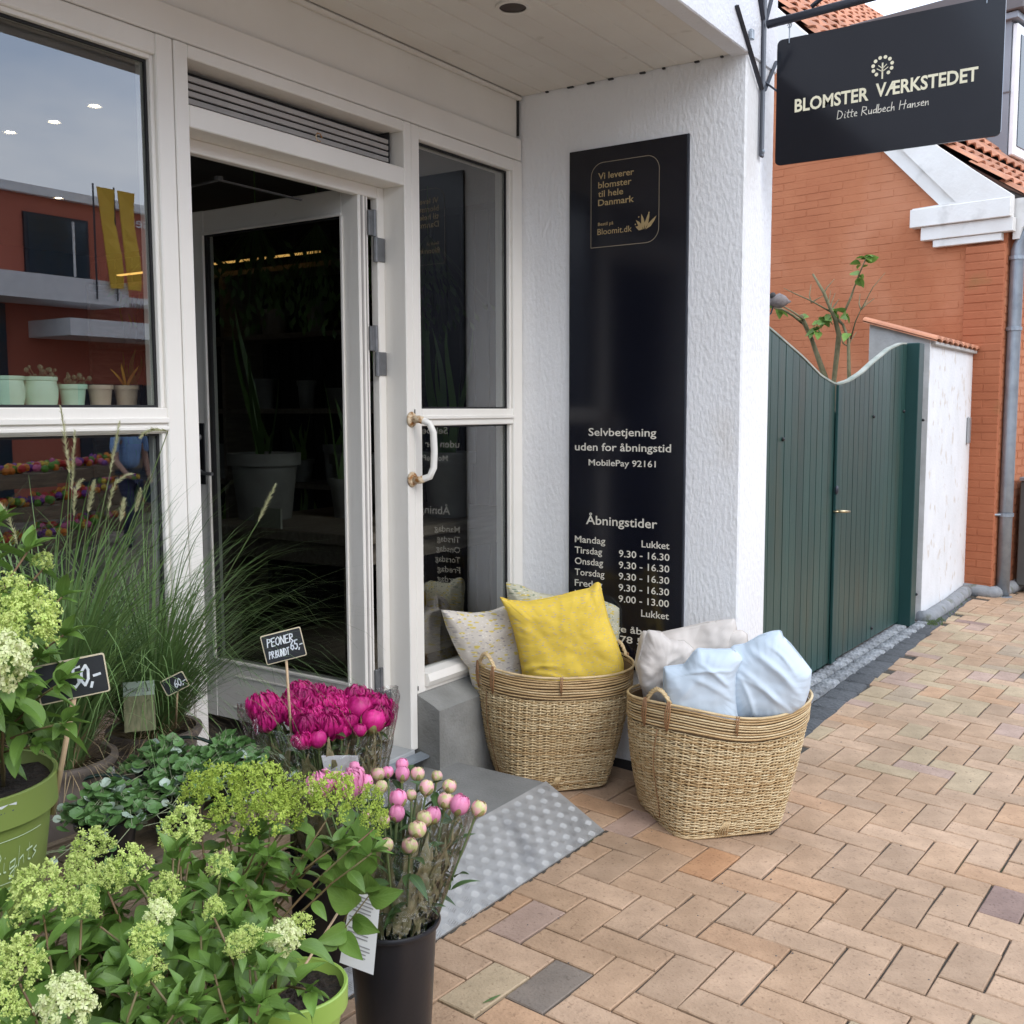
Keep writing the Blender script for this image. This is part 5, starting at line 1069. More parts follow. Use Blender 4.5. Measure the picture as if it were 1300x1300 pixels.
hydrangea('hydrangea in a lime pot beside the black bucket with a stake and loose tag', (1.205, 1.262, .256), (.060, .086, .185, 'lime_pot'),
          [(.985, 1.052, .68, .026, 'cream'), (1.09, 1.125, .63, .020, 'lime'), (.885, 1.03, .72, .018, 'lime'), (.93, 1.06, .70, .020, 'lime')],
          [(1.04, 1.17, .68), (.99, 1.16, .66), (1.0, 1.12, .66), (.98, 1.0, .62), (1.06, 1.22, .68)], 41, spread=.25, cshift=(-.05, .02), lfrom=.42)
hydrangea('hydrangea with bright yellow green heads behind the pink peony buds', (1.20, 1.41, .256), (.06, .085, .18, 'lime_pot'),
          [(1.238, 1.476, .730, .046, 'green'), (1.278, 1.42, .728, .052, 'green'), (1.25, 1.36, .705, .044, 'green'), (1.33, 1.285, .720, .044, 'green'), (1.30, 1.33, .725, .042, 'green'), (1.37, 1.235, .715, .028, 'green'), (1.345, 1.20, .695, .026, 'green'), (1.21, 1.50, .73, .036, 'green'), (1.215, 1.43, .69, .040, 'green'), (1.30, 1.47, .72, .034, 'green'), (1.29, 1.37, .69, .038, 'green')],
          sh_(1.06, 1.30, 1.29, 1.46, .54, .67, 17, 2)+[(1.16, 1.30, .68), (1.20, 1.30, .66), (1.30, 1.24, .66), (1.34, 1.20, .64)], 43, lfrom=.5)
hydrangea('hydrangea with several lime heads in the middle of the front crate', (.98, 1.27, .256), (.06, .085, .18, 'lime_pot'),
          [(1.078, 1.385, .725, .036, 'lime'), (.916, 1.355, .71, .026, 'lime'), (.950, 1.335, .725, .030, 'lime'), (.94, 1.25, .71, .026, 'lime'), (.964, 1.457, .72, .032, 'lime'), (1.041, 1.246, .715, .022, 'lime'), (.85, 1.17, .70, .022, 'lime'), (.885, 1.19, .72, .020, 'cream')],
          sh_(.86, 1.08, 1.19, 1.44, .52, .69, 17, 5)+[(1.02, 1.33, .72), (.95, 1.16, .70), (.96, 1.42, .64), (1.05, 1.44, .62), (1.12, 1.47, .62), (1.00, 1.47, .58), (1.10, 1.40, .66), (.90, 1.44, .64), (1.16, 1.44, .60)], 47)
hydrangea('hydrangea with large pale heads at the front left corner of the crate', (.74, 1.14, .256), (.06, .085, .18, 'lime_pot'),
          [(.80, 1.335, .735, .042, 'lime'), (.83, 1.285, .72, .024, 'lime'), (.697, 1.222, .715, .034, 'lime'), (.683, 1.097, .72, .032, 'cream'), (.66, 1.19, .68, .030, 'lime')],
          sh_(.62, .88, .98, 1.34, .50, .68, 19, 9)+[(.80, 1.05, .66), (.77, 1.08, .70), (.86, 1.36, .62), (.80, 1.24, .66), (.84, 1.20, .64)], 53)
big = hydrangea('large hydrangea in the big printed olive green pot at the left edge', (.868, 1.682, .577), (.118, .150, .245, 'lime_pot2'),
          [(.885, 1.475, 1.10, .050, 'lime'), (.865, 1.50, 1.13, .036, 'lime'), (.737, 1.300, 1.09, .042, 'cream'), (.80, 1.42, 1.09, .040, 'lime'), (1.00, 1.62, 1.165, .017, 'lime')],
          [(.98, 1.62, 1.19), (.93, 1.62, 1.24), (1.01, 1.58, 1.11), (.90, 1.60, 1.17), (.97, 1.52, 1.06), (.92, 1.46, 1.0), (.98, 1.55, .98), (.90, 1.42, .95), (.95, 1.56, 1.02), (.86, 1.55, 1.20), (.85, 1.45, 1.02), (.88, 1.64, 1.16), (.80, 1.45, 1.0), (.90, 1.50, .90)], 59, lsc=.82)
hydrangea('hydrangea half out of the picture in front of the big olive pot', (.60, 1.40, .256), (.06, .085, .18, 'lime_pot'), [(.62, 1.28, .70, .034, 'lime')], sh_(.52, .80, 1.22, 1.46, .52, .70, 14, 15)+[(.83, 1.44, .66), (.80, 1.42, .62), (.86, 1.46, .64)], 61)

hydrangea('hydrangea squeezed in behind the front heads below the round leaved plants', (.84, 1.42, .256), (.058, .08, .175, 'lime_pot'), [(.90, 1.40, .72, .024, 'lime'), (.86, 1.33, .735, .022, 'lime')], sh_(.80, 1.06, 1.34, 1.50, .54, .68, 18, 77)+[(1.0, 1.49, .62), (.92, 1.49, .64)], 67)
hydrangea('leafy hydrangea at the very front edge of the low crate', (.90, 1.04, .256), (.058, .08, .175, 'lime_pot'), [(.80, 1.10, .70, .020, 'lime'), (.94, 1.14, .715, .018, 'lime')], sh_(.78, .95, 1.0, 1.18, .50, .68, 19, 78), 69)
# print and label on the big pot
PC = Vector((.868, 1.682, .577))
def cyl_map(a0, z0, r_of):
    def f(p): a = a0+p[0]; r_ = r_of(z0+p[1])+p[2]; return Vector((PC.x+r_*math.cos(a), PC.y+r_*math.sin(a), PC.z+z0+p[1]))
    return f
class Warp:
    def __init__(s, f): s.f = f
    def __matmul__(s, p): return s.f(p)
rpot = lambda z: .118+(.150-.118)*z/.245+(.0048 if z > .192 else .0)
def onpot(fn): 
    return Warp(fn)
apot = R(-118)
b = MB(); f = cyl_map(apot-.05, .205, rpot); b.add([f((.078*i, q*.026+.002, .0016)) for q in (0, 1) for i in range(9)], [(i, i+1, i+10, i+9) for i in range(8)]); b.build('pot_label', M['paper'], big)
hand('X086425', Warp(cyl_map(apot+.33, .2115, rpot)), 0, 0, .22, .010, M['print_dark'], big, sw=.14, out=.0026, slant=0)
hand('nlights', Warp(cyl_map(apot+.24, .115, rpot)), 0, 0, .72, .034, M['lime_ink'], big, sw=.085, out=.0022, slant=.0, rise=.008)
for zz_, wd in ((.170, .9), (.098, .5), (.088, .5)):
    b = MB(); f = cyl_map(apot+.1, zz_, rpot); b.add([f((wd/12*i, q*.0012, .002)) for q in (0, 1) for i in range(13)], [(i, i+1, i+14, i+13) for i in range(12)]); b.build('printed_line', M['lime_ink'], big)

# round leaved trailing plants in black pots
def dichondra(label, c, seed, n=230, spread=.105, top=.11):
    r_ = random.Random(seed); t = thing('trailing_plant', label, 'potted plant', c, 'round leaved plants on the middle crate'); pot(t, c, .042, .058, .10, M['black_pot'], rim=.015, k=28)
    b = MB(); sb = MB()
    for i in range(n):
        a = r_.uniform(0, 6.28); q = math.sqrt(r_.random()); rr = q*spread*r_.uniform(.8, 1.25); x = c[0]+rr*math.cos(a); y = c[1]+rr*math.sin(a)
        z = c[2]+top+.045*(1-q*q)*r_.uniform(.3, 1.5)-(.05*max(0, rr-.07)/.05)*r_.random(); d = rand_dir(r_, 1.2); e = d.cross(Vector((1, .2, 0))).normalized(); g_ = d.cross(e); s = r_.uniform(.009, .0155)
        b.m = 1 if r_.random() < .13 else 0
        pts = [Vector((x, y, z))+(e*math.cos(th)*(1-.25*(k == 0))+g_*math.sin(th))*s+d*(.0015*math.cos(2*th)) for k, th in enumerate([2*math.pi*k/9 for k in range(9)])]
        b.add([Vector((x, y, z))-d*.002]+pts, [(0, 1+k, 1+(k+1) % 9) for k in range(9)])
        if i % 3 == 0: sb.tube([(c[0]+rr*.3*math.cos(a), c[1]+rr*.3*math.sin(a), c[2]+.09), (c[0]+rr*.7*math.cos(a+.2), c[1]+rr*.7*math.sin(a+.2), z+.012), (x, y, z)], .0008, 4, cap=False)
    for i in range(14):                                               # trailing runners
        a = r_.uniform(0, 6.28); p = [Vector((c[0]+s*math.cos(a+.5*math.sin(s*30)), c[1]+s*math.sin(a+.5*math.sin(s*30)), c[2]+.12-(s*4)**2*.12+.01*math.sin(s*60+i))) for s in (.03, .06, .09, .12, .15)]; sb.tube(p, .0009, 4, cap=False)
        for pp in p[2:]:
            d = rand_dir(r_, 1); e = d.cross(Vector((1, .2, 0))).normalized(); g_ = d.cross(e); b.m = 1 if r_.random() < .4 else 0; b.add([pp+(e*math.cos(th)+g_*math.sin(th))*.008 for th in [2*math.pi*k/8 for k in range(8)]], [tuple(range(8))])
    b.build('round_leaves', [M['dichondra'], M['silver']], t, kind='stuff'); sb.build('runners', pm('pale_runner', (.30, .34, .20), rough=.6) if 'pale_runner' not in bpy.data.materials else bpy.data.materials['pale_runner'], t, True, kind='stuff')
dichondra('round leaved trailing plant nearest the big olive pot, with silvery runners', (1.20, 1.765, .527), 1, 170, .075)
dichondra('round leaved trailing plant in the middle of its row', (1.38, 1.78, .515), 2, 170, .078)
dichondra('round leaved trailing plant touching the magenta peonies', (1.555, 1.825, .527), 3, 160, .075, top=.10)
dichondra('round leaved trailing plant hidden at the back of the crate', (1.44, 1.90, .527), 4, 150, .08)

# ornamental grasses
def grass(label, c, potspec, seed, nblade, L0, L1, spread, plumes, stiff=1.0, wid=.0035, extra=0):
    r_ = random.Random(seed); t = thing('ornamental_grass', label, 'potted grass', c, 'ornamental grasses in taupe pots'); r0, r1, hg = potspec
    b = MB(); b.lathe([(0, 0), (r0, 0), (r0+(r1-r0)*.8, hg*.80), (r1-.004, hg*.84), (r1+.006, hg-.02), (r1+.012, hg-.01), (r1+.010, hg), (r1-.004, hg), (r1-.008, hg-.02), (r1-.012, hg-.05)], c, 44); smooth_angle(b.build('pot', M['taupe_pot'], t), 50)
    b = MB(); b.lathe([(0, hg-.03), (r1-.009, hg-.033)], c, 24); b.build('soil', M['soil'], t); top = c[2]+hg-.03
    def ribbon(b, a, L, lean, droop, w0, p0=None, ns=9, side=None):
        p = p0 or Vector((c[0]+r_.uniform(0, r1*.45)*math.cos(a), c[1]+r_.uniform(0, r1*.45)*math.sin(a), top)); th = lean; vs = []; dirn = Vector((math.cos(a), math.sin(a), 0)); sd_ = dirn.cross(Vector((0, 0, 1))); bend = r_.gauss(0, .3)
        for i in range(ns+1):
            s = i/ns; w_ = w0*(1-s**1.8)*.5+.0002; dd = dirn+sd_*bend*s; vs += [p-sd_*w_, p+sd_*w_+Vector((0, 0, w_*.5))]; th += droop/ns*(.4+1.4*s); p = p+(dd.normalized()*math.sin(th)+Vector((0, 0, 1))*math.cos(th))*L/ns
            if i < ns and p.y > 2.355-.0 and p.z > .4 and p.y-.0 > 2.35: p.y = 2.35-r_.uniform(0, .01)
        b.add(vs, [(2*i, 2*i+1, 2*i+3, 2*i+2) for i in range(ns)]); return p
    b = MB()
    for i in range(nblade): a = r_.uniform(0, 6.28); ribbon(b, a, r_.uniform(L0, L1), r_.uniform(.02, .42)*spread, r_.uniform(.5, 1.9)*stiff, wid*r_.uniform(.6, 1.3))
    b.build('grass_blades', M['blade'], t, True, kind='stuff')
    b = MB()
    for i in range(nblade//2): a = r_.uniform(0, 6.28); ribbon(b, a, r_.uniform(.08, .26), r_.uniform(.3, 1.2), r_.uniform(.5, 2), .0022, ns=5)
    b.build('dry_blades', M['dry'], t, True, kind='stuff')
    for (tip, base, arch) in plumes:                                  # bristly seed heads on thin stalks
        p0 = Vector((c[0]+r_.uniform(-.03, .03), c[1]+r_.uniform(-.03, .03), top)); bs = Vector(base); tp = Vector(tip); b = MB()
        mid = p0.lerp(bs, .5)+Vector((0, 0, .05)); b.tube([p0*(1-s)**2+mid*2*s*(1-s)+bs*s*s for s in [i/8 for i in range(9)]], .0011, 4, cap=False)
        b.m = 1; cc = bs.lerp(tp, .5)+Vector(arch)
        for i in range(110):
            s = i/110; q = bs*(1-s)**2+cc*2*s*(1-s)+tp*s*s; tg = ((cc-bs)*(1-s)+(tp-cc)*s).normalized(); d = rand_dir(r_, 0); d = (d-tg*d.dot(tg)).normalized(); o_ = (d*.8+tg*.9).normalized(); ln2 = .013*(.5+math.sin(math.pi*min(1, s*.9+.1))*.6); n_ = o_.cross(tg).normalized()*.0011
            b.add([q-n_, q+n_, q+o_*ln2], [(0, 1, 2)]); b.add([q-o_.cross(n_)*.8, q+o_.cross(n_)*.8, q+o_*ln2*.7], [(0, 1, 2)])
        b.build('seed_plume', [M['green_stem'], M['plume']], t)
    return t
def W(px, py, rng_):
    q = _f+_r2*((px-650)/1326.6)-_u2*((py-650)/1326.6); return tuple(Vector((0, 0, H))+q*(rng_/math.hypot(q.x, q.y)))
grass('ornamental grass with pale seed plumes in the left taupe pot', (1.32, 2.10, .407), (.080, .108, .245), 71, 620, .32, .78, 1.0,
      [(W(77, 515, 2.35), W(88, 600, 2.35), (0, 0, 0)), (W(95, 546, 2.4), W(91, 622, 2.4), (0, 0, 0)), (W(178, 556, 2.3), W(213, 548, 2.34), (-.02, -.01, .02)), (W(168, 602, 2.3), W(138, 648, 2.3), (-.02, 0, .035)), (W(120, 610, 2.25), W(112, 650, 2.25), (0, 0, 0)), (W(105, 609, 2.4), W(94, 655, 2.4), (-.01, 0, .025)), (W(158, 633, 2.3), W(153, 662, 2.3), (0, 0, 0)), (W(179, 621, 2.4), W(172, 650, 2.4), (0, 0, 0)), (W(-5, 640, 2.2), W(22, 690, 2.2), (.0, 0, .04)), (W(152, 535, 2.5), W(140, 600, 2.5), (0, 0, 0))], 1.0, .0066)
grass('fine arching ornamental grass in the right taupe pot near the door post', (1.615, 2.165, .407), (.085, .105, .225), 73, 760,   .30, .78, 1.6, [(W(350, 615, 2.45), W(328, 662, 2.45), (0, 0, 0))], 1.15, .0036)
# carrying handles of the pot trays
for (x, y, z, rr, lab) in ((1.33, 1.955, .60, .085, 'dark green wire handle arching in front of the left taupe pot'), (1.60, 2.02, .60, .085, 'dark green wire handle arching in front of the right taupe pot')):
    b = MB(); sd_ = Vector((.558, -.83, 0)); b.tube([Vector((x, y, z-.02))+sd_*rr*math.cos(t)+Vector((0, 0, .055*math.sin(t))) for t in [math.pi*i/14 for i in range(15)]], .0042, 7); tag(b.build('tray_handle', pm('dark_green_plastic', (.01, .03, .022), rough=.4), None, True), lab, 'handle')

# ------------------------------------------------------------------ peonies
def petal(b, az, tilt, L, Wd, cup, z0=0, r0=0, seed=0, ruffle=0, ns=5, nw=4):
    vs = []; ca, sa = math.cos(az), math.sin(az)
    for i in range(ns+1):
        t = i/ns; a = tilt*t+ .35*t*t*cup; prof = math.sin(math.pi*(.12+.80*t))**.6
        for j in range(nw+1):
            u_ = -1+2*j/nw; wv = Wd*prof*u_; ang = math.pi/2-tilt*(.3+.7*t)
            r_ = r0+L*t*math.sin(tilt)*(1-.35*cup*t*t)+L*.12*math.sin(math.pi*t); z = z0+L*t*math.cos(tilt*.9)+ruffle*math.sin(u_*7+seed+t*3)*t
            bend = cup*abs(u_)**2*Wd*.75; r_ -= bend; vs.append((ca*r_-sa*wv, sa*r_+ca*wv, z-abs(u_)*Wd*.12))
    b.add(vs, [(i*(nw+1)+j, i*(nw+1)+j+1, (i+1)*(nw+1)+j+1, (i+1)*(nw+1)+j) for i in range(ns) for j in range(nw)])
def shell_petal(b, az, w_, r_, ptop, flare, seed, ruf, ptuck=.07, nu=8, nv=7):
    vs = []
    for i in range(nv+1):
        t = i/nv
        for j in range(nu+1):
            u_ = -1+2*j/nu; pt_ = ptop*(1+.30*u_*u_)+ruf*math.sin(u_*5+seed*3)*.5; ph = 2.85+(pt_-2.85)*t; a = az+u_*w_*(.55+.45*math.sin(math.pi*min(1, .25+.75*t)))
            rr = r_*(1+flare*t**3)-ptuck*r_*abs(u_)**3+ruf*.12*math.sin(u_*9+seed+t*4)*t; vs.append((rr*math.sin(ph)*math.cos(a), rr*math.sin(ph)*math.sin(a), rr*math.cos(ph)))
    b.add(vs, [(i*(nu+1)+j, i*(nu+1)+j+1, (i+1)*(nu+1)+j+1, (i+1)*(nu+1)+j) for i in range(nv) for j in range(nu)])
def shells(name, seed, mt, layers, flare, ruf, sep=True):
    r_ = random.Random(seed); b = MB(); b.ball((0, 0, -.05), layers[0][0]*.86, 10, 8)
    for li, (rad, pt_, npet) in enumerate(layers):
        for k in range(npet): shell_petal(b, 2*math.pi*k/npet+li*1.1+r_.uniform(-.2, .2), math.pi/npet*1.35, rad*r_.uniform(.97, 1.04), pt_*r_.uniform(.75, 1.25), flare*r_.uniform(.5, 1.4), seed+k+li*3, ruf)
    b.m = 1
    if sep:
        for k in range(4): shell_petal(b, k*1.57+seed, .62, layers[-1][0]*1.035, r_.uniform(1.25, 1.9), .03, seed+k, .02)
    b.ball((0, 0, -layers[-1][0]*.95), .30, 8, 5)
    return b.mesh(name, [mt, M['sepal']], True)
def bud_mesh(seed, mt, op=0.0): return shells('peony_bud', seed, mt, [(.84, .12, 3), (.93, .30, 3), (1.0, .62, 4)], .02+.2*op, .10+op*.4)
def bloom_mesh(seed, mt, n=30): return shells('peony_flower', seed, mt, [(.40, .30, 5), (.52, .36, 6), (.64, .42, 7), (.75, .52, 7), (.86, .66, 8), (.96, .84, 8), (1.06, 1.10, 7), (1.12, 1.40, 6)], .22, .75, False)
magb = [bud_mesh(i, M['magenta'], .2) for i in range(2)]; magf = [bloom_mesh(i, M['magenta']) for i in range(4)]
pkb = [bud_mesh(10+i, M['budpink'], 0) for i in range(4)]; pkf = [bloom_mesh(20+i, M['pinkpetal'], 26) for i in range(2)]; pk2 = [bud_mesh(30+i, M['pinkpetal'], .15) for i in range(3)]
def bouquet(label, flowers, foot, seed, rim_c, rim_r, top_pts, group, brown=True):
    r_ = random.Random(seed); t = thing('peony_bouquet', label, 'bouquet', foot, group); sb = MB()
    nl = 0
    for (x, y, z, s, me, nm) in flowers:
        p1 = Vector((x, y, z)); p0 = Vector(foot)+Vector((r_.uniform(-.03, .03), r_.uniform(-.03, .03), 0)); out = (p1-Vector(rim_c)); ax_ = (Vector((out.x*.8, out.y*.8, abs(out.z)+.10))+Vector((r_.gauss(0, .03), r_.gauss(0, .03), 0))-Vector((.03, .02, 0))).normalized()
        xx = ax_.cross(Vector((r_.uniform(-1, 1), r_.uniform(-1, 1), .1))).normalized(); yy = ax_.cross(xx)
        inst(nm, me, t, frame3(xx*s, yy*s, ax_*s*r_.uniform(1.0, 1.15), p1)); sb.tube([p0, p0.lerp(p1, .5)+Vector((0, 0, .02)), p1-ax_*s*1.3, p1-ax_*s*.8], .0026, 5)
        for q in range(6):
            if nl > 210: break
            pp = p0.lerp(p1, r_.uniform(.55, .95)); inst('leaf', r_.choice(pl_), t, leaf_frame(pp, rand_dir(r_, .35), r_, r_.uniform(.55, 1.0), .5)); nl += 1
    sb.build('stems', M['green_stem'], t, True)
    # clear wrap: a crumpled open cone
    n = 72; rows = 12; b = MB(); vs = []
    for i in range(rows+1):
        s = i/rows
        for j in range(n):
            a = 2*math.pi*j/n; ct = Vector(rim_c).lerp(Vector(top_pts[0]), s); rad = rim_r*(1-s)+top_pts[1]*s
            rad *= 1+.07*math.sin(a*7+seed+s*2)*(.3+s)+.035*math.sin(a*17+s*5+seed)+.02*r_.uniform(-1, 1)
            zz = ct.z+(top_pts[2]*(math.sin(a*2+seed)*.6+.4*abs(math.sin(a*3.5+seed)))*s*s)
            vs.append((ct.x+rad*math.cos(a), ct.y+rad*math.sin(a), zz))
    b.add(vs, [(i*n+j, i*n+(j+1) % n, (i+1)*n+(j+1) % n, (i+1)*n+j) for i in range(rows) for j in range(n)]); b.build('cellophane_wrap', M['cello'], t, True)
    if brown:                                                         # faded foliage pressed against the wrap
        b = MB()
        for i in range(260):
            a = r_.uniform(0, 6.28); s0 = r_.uniform(0, .5); s1 = min(.96, s0+r_.uniform(.3, .6)); vs = []
            w0 = r_.uniform(.003, .011); k_ = 5; aa = a
            for q in range(k_+1):
                s = s0+(s1-s0)*q/k_; ct = Vector(rim_c).lerp(Vector(top_pts[0]), s); rad = (rim_r*(1-s)+top_pts[1]*s)*r_.uniform(.70, .90); aa += r_.gauss(0, .05); w_ = w0*math.sin(math.pi*(.1+.85*q/k_)); tg = Vector((-math.sin(aa), math.cos(aa), 0)); pt_ = Vector((ct.x+rad*math.cos(aa), ct.y+rad*math.sin(aa), ct.z)); vs += [pt_-tg*w_, pt_+tg*w_+Vector((0, 0, .004))]
            b.add(vs, [(2*q, 2*q+1, 2*q+3, 2*q+2) for q in range(k_)])
        b.build('pressed_foliage', M['kraft'], t, True, kind='stuff')
    return t
pale = [(1.718,1.518,.607,.0158),(1.738,1.507,.608,.0127),(1.78,1.5,.614,.0138),(1.754,1.477,.605,.0158),(1.775,1.451,.604,.0158),(1.796,1.412,.6,.0126),(1.783,1.367,.59,.0155),(1.749,1.404,.59,.0168),(1.735,1.34,.578,.0181),(1.741,1.307,.574,.0206),(1.756,1.267,.57,.0171),(1.706,1.413,.585,.0122),(1.676,1.425,.583,.0182),(1.633,1.392,.572,.0161),(1.598,1.397,.569,.0126),(1.655,1.336,.566,.0168),(1.675,1.329,.568,.016),(1.614,1.322,.56,.0185),(1.528,1.332,.555,.0144),(1.557,1.295,.552,.016),(1.607,1.586,.606,.02),(1.575,1.574,.6,.0154),(1.644,1.581,.61,.0135),(1.65,1.541,.602,.0222),(1.677,1.518,.601,.0156),(1.688,1.551,.61,.0158),(1.688,1.482,.595,.0133),(1.588,1.438,.575,.0093),(1.703,1.575,.617,.0114)]
rp_ = random.Random(4); fl = []
for i, (x, y, z, s) in enumerate(pale):
    if i in (20, 23): fl.append((x, y, z, s*1.25, rp_.choice(pkf), 'peony_flower'))
    elif i in (1, 2, 3, 9, 12, 13, 16, 24, 25, 28): fl.append((x, y, z, s*1.04, rp_.choice(pk2), 'peony_bud'))
    else: fl.append((x, y, z, s*1.0, rp_.choice(pkb), 'peony_bud'))
fu = [(1.711,1.876,.706,.0275),(1.719,1.842,.699,.0199),(1.669,1.824,.689,.0195),(1.829,1.87,.72,.0206),(1.747,1.829,.699,.0224),(1.802,1.829,.707,.0253),(1.851,1.835,.715,.018),(1.855,1.803,.709,.0229),(1.797,1.793,.698,.0225),(1.827,1.777,.698,.0251),(1.761,1.762,.686,.0236),(1.724,1.745,.679,.0218),(1.782,1.741,.685,.0196),(1.764,1.704,.675,.0242),(1.851,1.745,.695,.0201),(1.813,1.723,.685,.0172),(1.805,1.689,.677,.017),(1.907,1.748,.705,.0255),(1.868,1.706,.69,.0299),(1.909,1.682,.691,.0251),(1.85,1.647,.675,.0268),(1.796,1.642,.667,.0144),(1.879,1.65,.68,.0222),(1.666,1.701,.665,.0164),(1.698,1.683,.664,.0179),(1.791,1.853,.711,.0203)]
bouquet('bunches of pale pink peony buds in clear wrap standing in the black bucket', fl, (1.60, 1.375, .10), 5, (1.60, 1.375, .33), .078, (Vector((1.70, 1.42, .545)), .150, .03), 'wrapped peonies')
fu += [(x+rp_.uniform(-.025, .025), y+rp_.uniform(-.02, .03), z+rp_.uniform(-.018, .006), s*.85) for (x, y, z, s) in fu[:17]]
fl2 = [(x, y, z, s*1.14, rp_.choice(magf) if i not in (20, 18, 21, 24) else rp_.choice(magb), 'peony_flower' if i not in (20, 18, 21, 24) else 'peony_bud') for i, (x, y, z, s) in enumerate(fu)]
bouquet('bunches of magenta peonies in clear wrap behind the pale pink ones', fl2, (1.77, 1.73, .16), 9, (1.77, 1.73, .36), .10, (Vector((1.79, 1.755, .685)), .185, .045), 'wrapped peonies')
def bucket(label, c, r0, r1, hg):
    t = thing('flower_bucket', label, 'bucket', c, 'black flower buckets'); b = MB()
    b.lathe([(0, .004), (r0, 0), (r0+.002, .004), (r0+(r1-r0)*.9, hg-.03), (r1-.001, hg-.012), (r1+.006, hg-.010), (r1+.0085, hg-.004), (r1+.006, hg+.001), (r1, hg), (r1-.003, hg-.02), (r0, .02), (0, .02)], c, 56); smooth_angle(b.build('bucket_body', M['bucket'], t), 50)
    b = MB(); b.lathe([(0, hg*.6), (r0+(r1-r0)*.55, hg*.6)], c, 24); b.build('water', M['black_pot'], t)
bucket('charcoal bucket of pale peony buds standing on the bricks by the ramp', (1.595, 1.375, G(1.595, 1.375)+.002), .070, .092, .352)
bucket('charcoal bucket of magenta peonies standing on the entrance step', (1.77, 1.73, .10), .085, .105, .27)
b = MB(); b.T = None
q0 = [Vector(W(px, py, 2.36)) for px, py in ((408, 960), (454, 960), (458, 985), (414, 990))]
b.add(q0+[p+Vector((.004, .003, 0)) for p in q0], [(0, 1, 2, 3), (7, 6, 5, 4), (0, 4, 5, 1), (1, 5, 6, 2), (2, 6, 7, 3), (3, 7, 4, 0)]); tag(b.build('flower_card', M['paper']), 'pale card tucked into the wrap under the magenta peonies', 'card')
# boards on sticks and plant tags
def board(label, px, py, rng_, w_, h_, roll, lines, foot, tk=.003, yaw=0, group='small blackboard price signs', stick_r=.0032):
    p = Vector(W(px, py, rng_)); ang = math.atan2(p.y, p.x)+yaw; Sx = Vector((math.sin(ang), -math.cos(ang), 0)); Fw = Vector((math.cos(ang), math.sin(ang), 0)); Zu = Vector((0, 0, 1))
    ex = Sx*math.cos(roll)+Zu*math.sin(roll); ez = -Sx*math.sin(roll)+Zu*math.cos(roll); t = thing('price_sign', label, 'price sign', tuple(foot), group)
    Tm = frame3(ex, ez, -Fw, p)
    def rr(b, w2, h2, z0, z1, r_=.004):
        poly = []
        for cx, cy, a0 in ((w2-r_, h2-r_, 0), (-w2+r_, h2-r_, 90), (-w2+r_, -h2+r_, 180), (w2-r_, -h2+r_, 270)):
            for i in range(4): a = R(a0+30*i); poly.append((cx+r_*math.cos(a), cy+r_*math.sin(a)))
        b.prism(poly, z0, z1, 'z')
    b = MB(Tm); rr(b, w_/2, h_/2, -tk, 0); b.build('sign_edge', M['slate_edge'], t)
    b = MB(Tm); rr(b, w_/2-.0022, h_/2-.0022, 0.0002, .0006, .003); b.build('blackboard', M['slate'], t)
    for (txt, x0, y0, ww, hh) in lines: hand(txt, Tm, x0*w_, y0*h_, ww*w_, hh*h_, M['chalk'], t, sw=.13, out=.0009, slant=.25)
    b = MB(); b.tube([p+Fw*.004-ez*h_*.35, Vector(foot)], stick_r, 7); b.build('stick', M['stick'], t, True); return t
board('small blackboard reading PEONER PR BUNDT 65 stuck in the magenta peonies', 360, 820, 2.45, .094, .070, R(12), [('PEONER', -.38, .08, .66, .27), ('PR.BUNDT', -.40, -.32, .50, .24), ('65,-', .15, -.20, .31, .30)], (1.715, 1.785, .62))
board('small blackboard reading 50 half hidden by hydrangea leaves', 92, 862, 1.83, .108, .066, R(7), [('50,-', -.02, -.22, .42, .5)], (.985, 1.60, .74), stick_r=.0045)
board('tiny blackboard reading 60 among the fine grass of the right taupe pot', 222, 868, 2.52, .056, .040, R(24), [('60,-', -.05, -.25, .5, .45)], W(223, 924, 2.6), stick_r=.0024)
p = Vector(W(177, 895, 2.50)); tg_ = thing('plant_tag', 'upright picture tag with a pale heading in the right taupe pot', 'plant tag', tuple(W(178, 925, 2.56)))
Tm = frame3((.80, -.60, 0), (0, 0, 1), (-.60, -.80, 0), p)
b = MB(Tm); b.box(-.034, .034, -.062, .055, -.001, 0); b.build('tag_card', M['tag_photo'], tg_); b = MB(Tm); b.box(-.034, .034, .022, .0555, 0.0002, .0006); b.build('tag_heading', pm('pale_green_heading', (.42, .50, .42), rough=.5), tg_)
text('elegrass', Tm, -.028, .031, .055, .012, M['print'], tg_, extrude=.0012)
lb = thing('care_label', 'long white printed care label hanging in front of the black bucket', 'label', W(457, 1185, 1.9))
qs = [Vector(W(px, py, 1.92)) for px, py in ((431, 1222), (474, 1238), (484, 1130), (463, 1108), (447, 1125))]
b = MB(); b.add(qs+[q+Vector((.0012, .0009, 0)) for q in qs], [(0, 1, 2, 3, 4), (9, 8, 7, 6, 5)]+[(i, i+5, (i+1) % 5+5, (i+1) % 5) for i in range(5)]); b.build('label_card', M['paper'], lb)
o0, o1, o2 = qs[0], qs[1], qs[2]; ex = (o1-o0); ey = (o2-o1); nn = ex.cross(ey).normalized(); nn = nn if nn.dot(Vector((-1, -1, 0))) > 0 else -nn
b = MB(); r_ = random.Random(2)
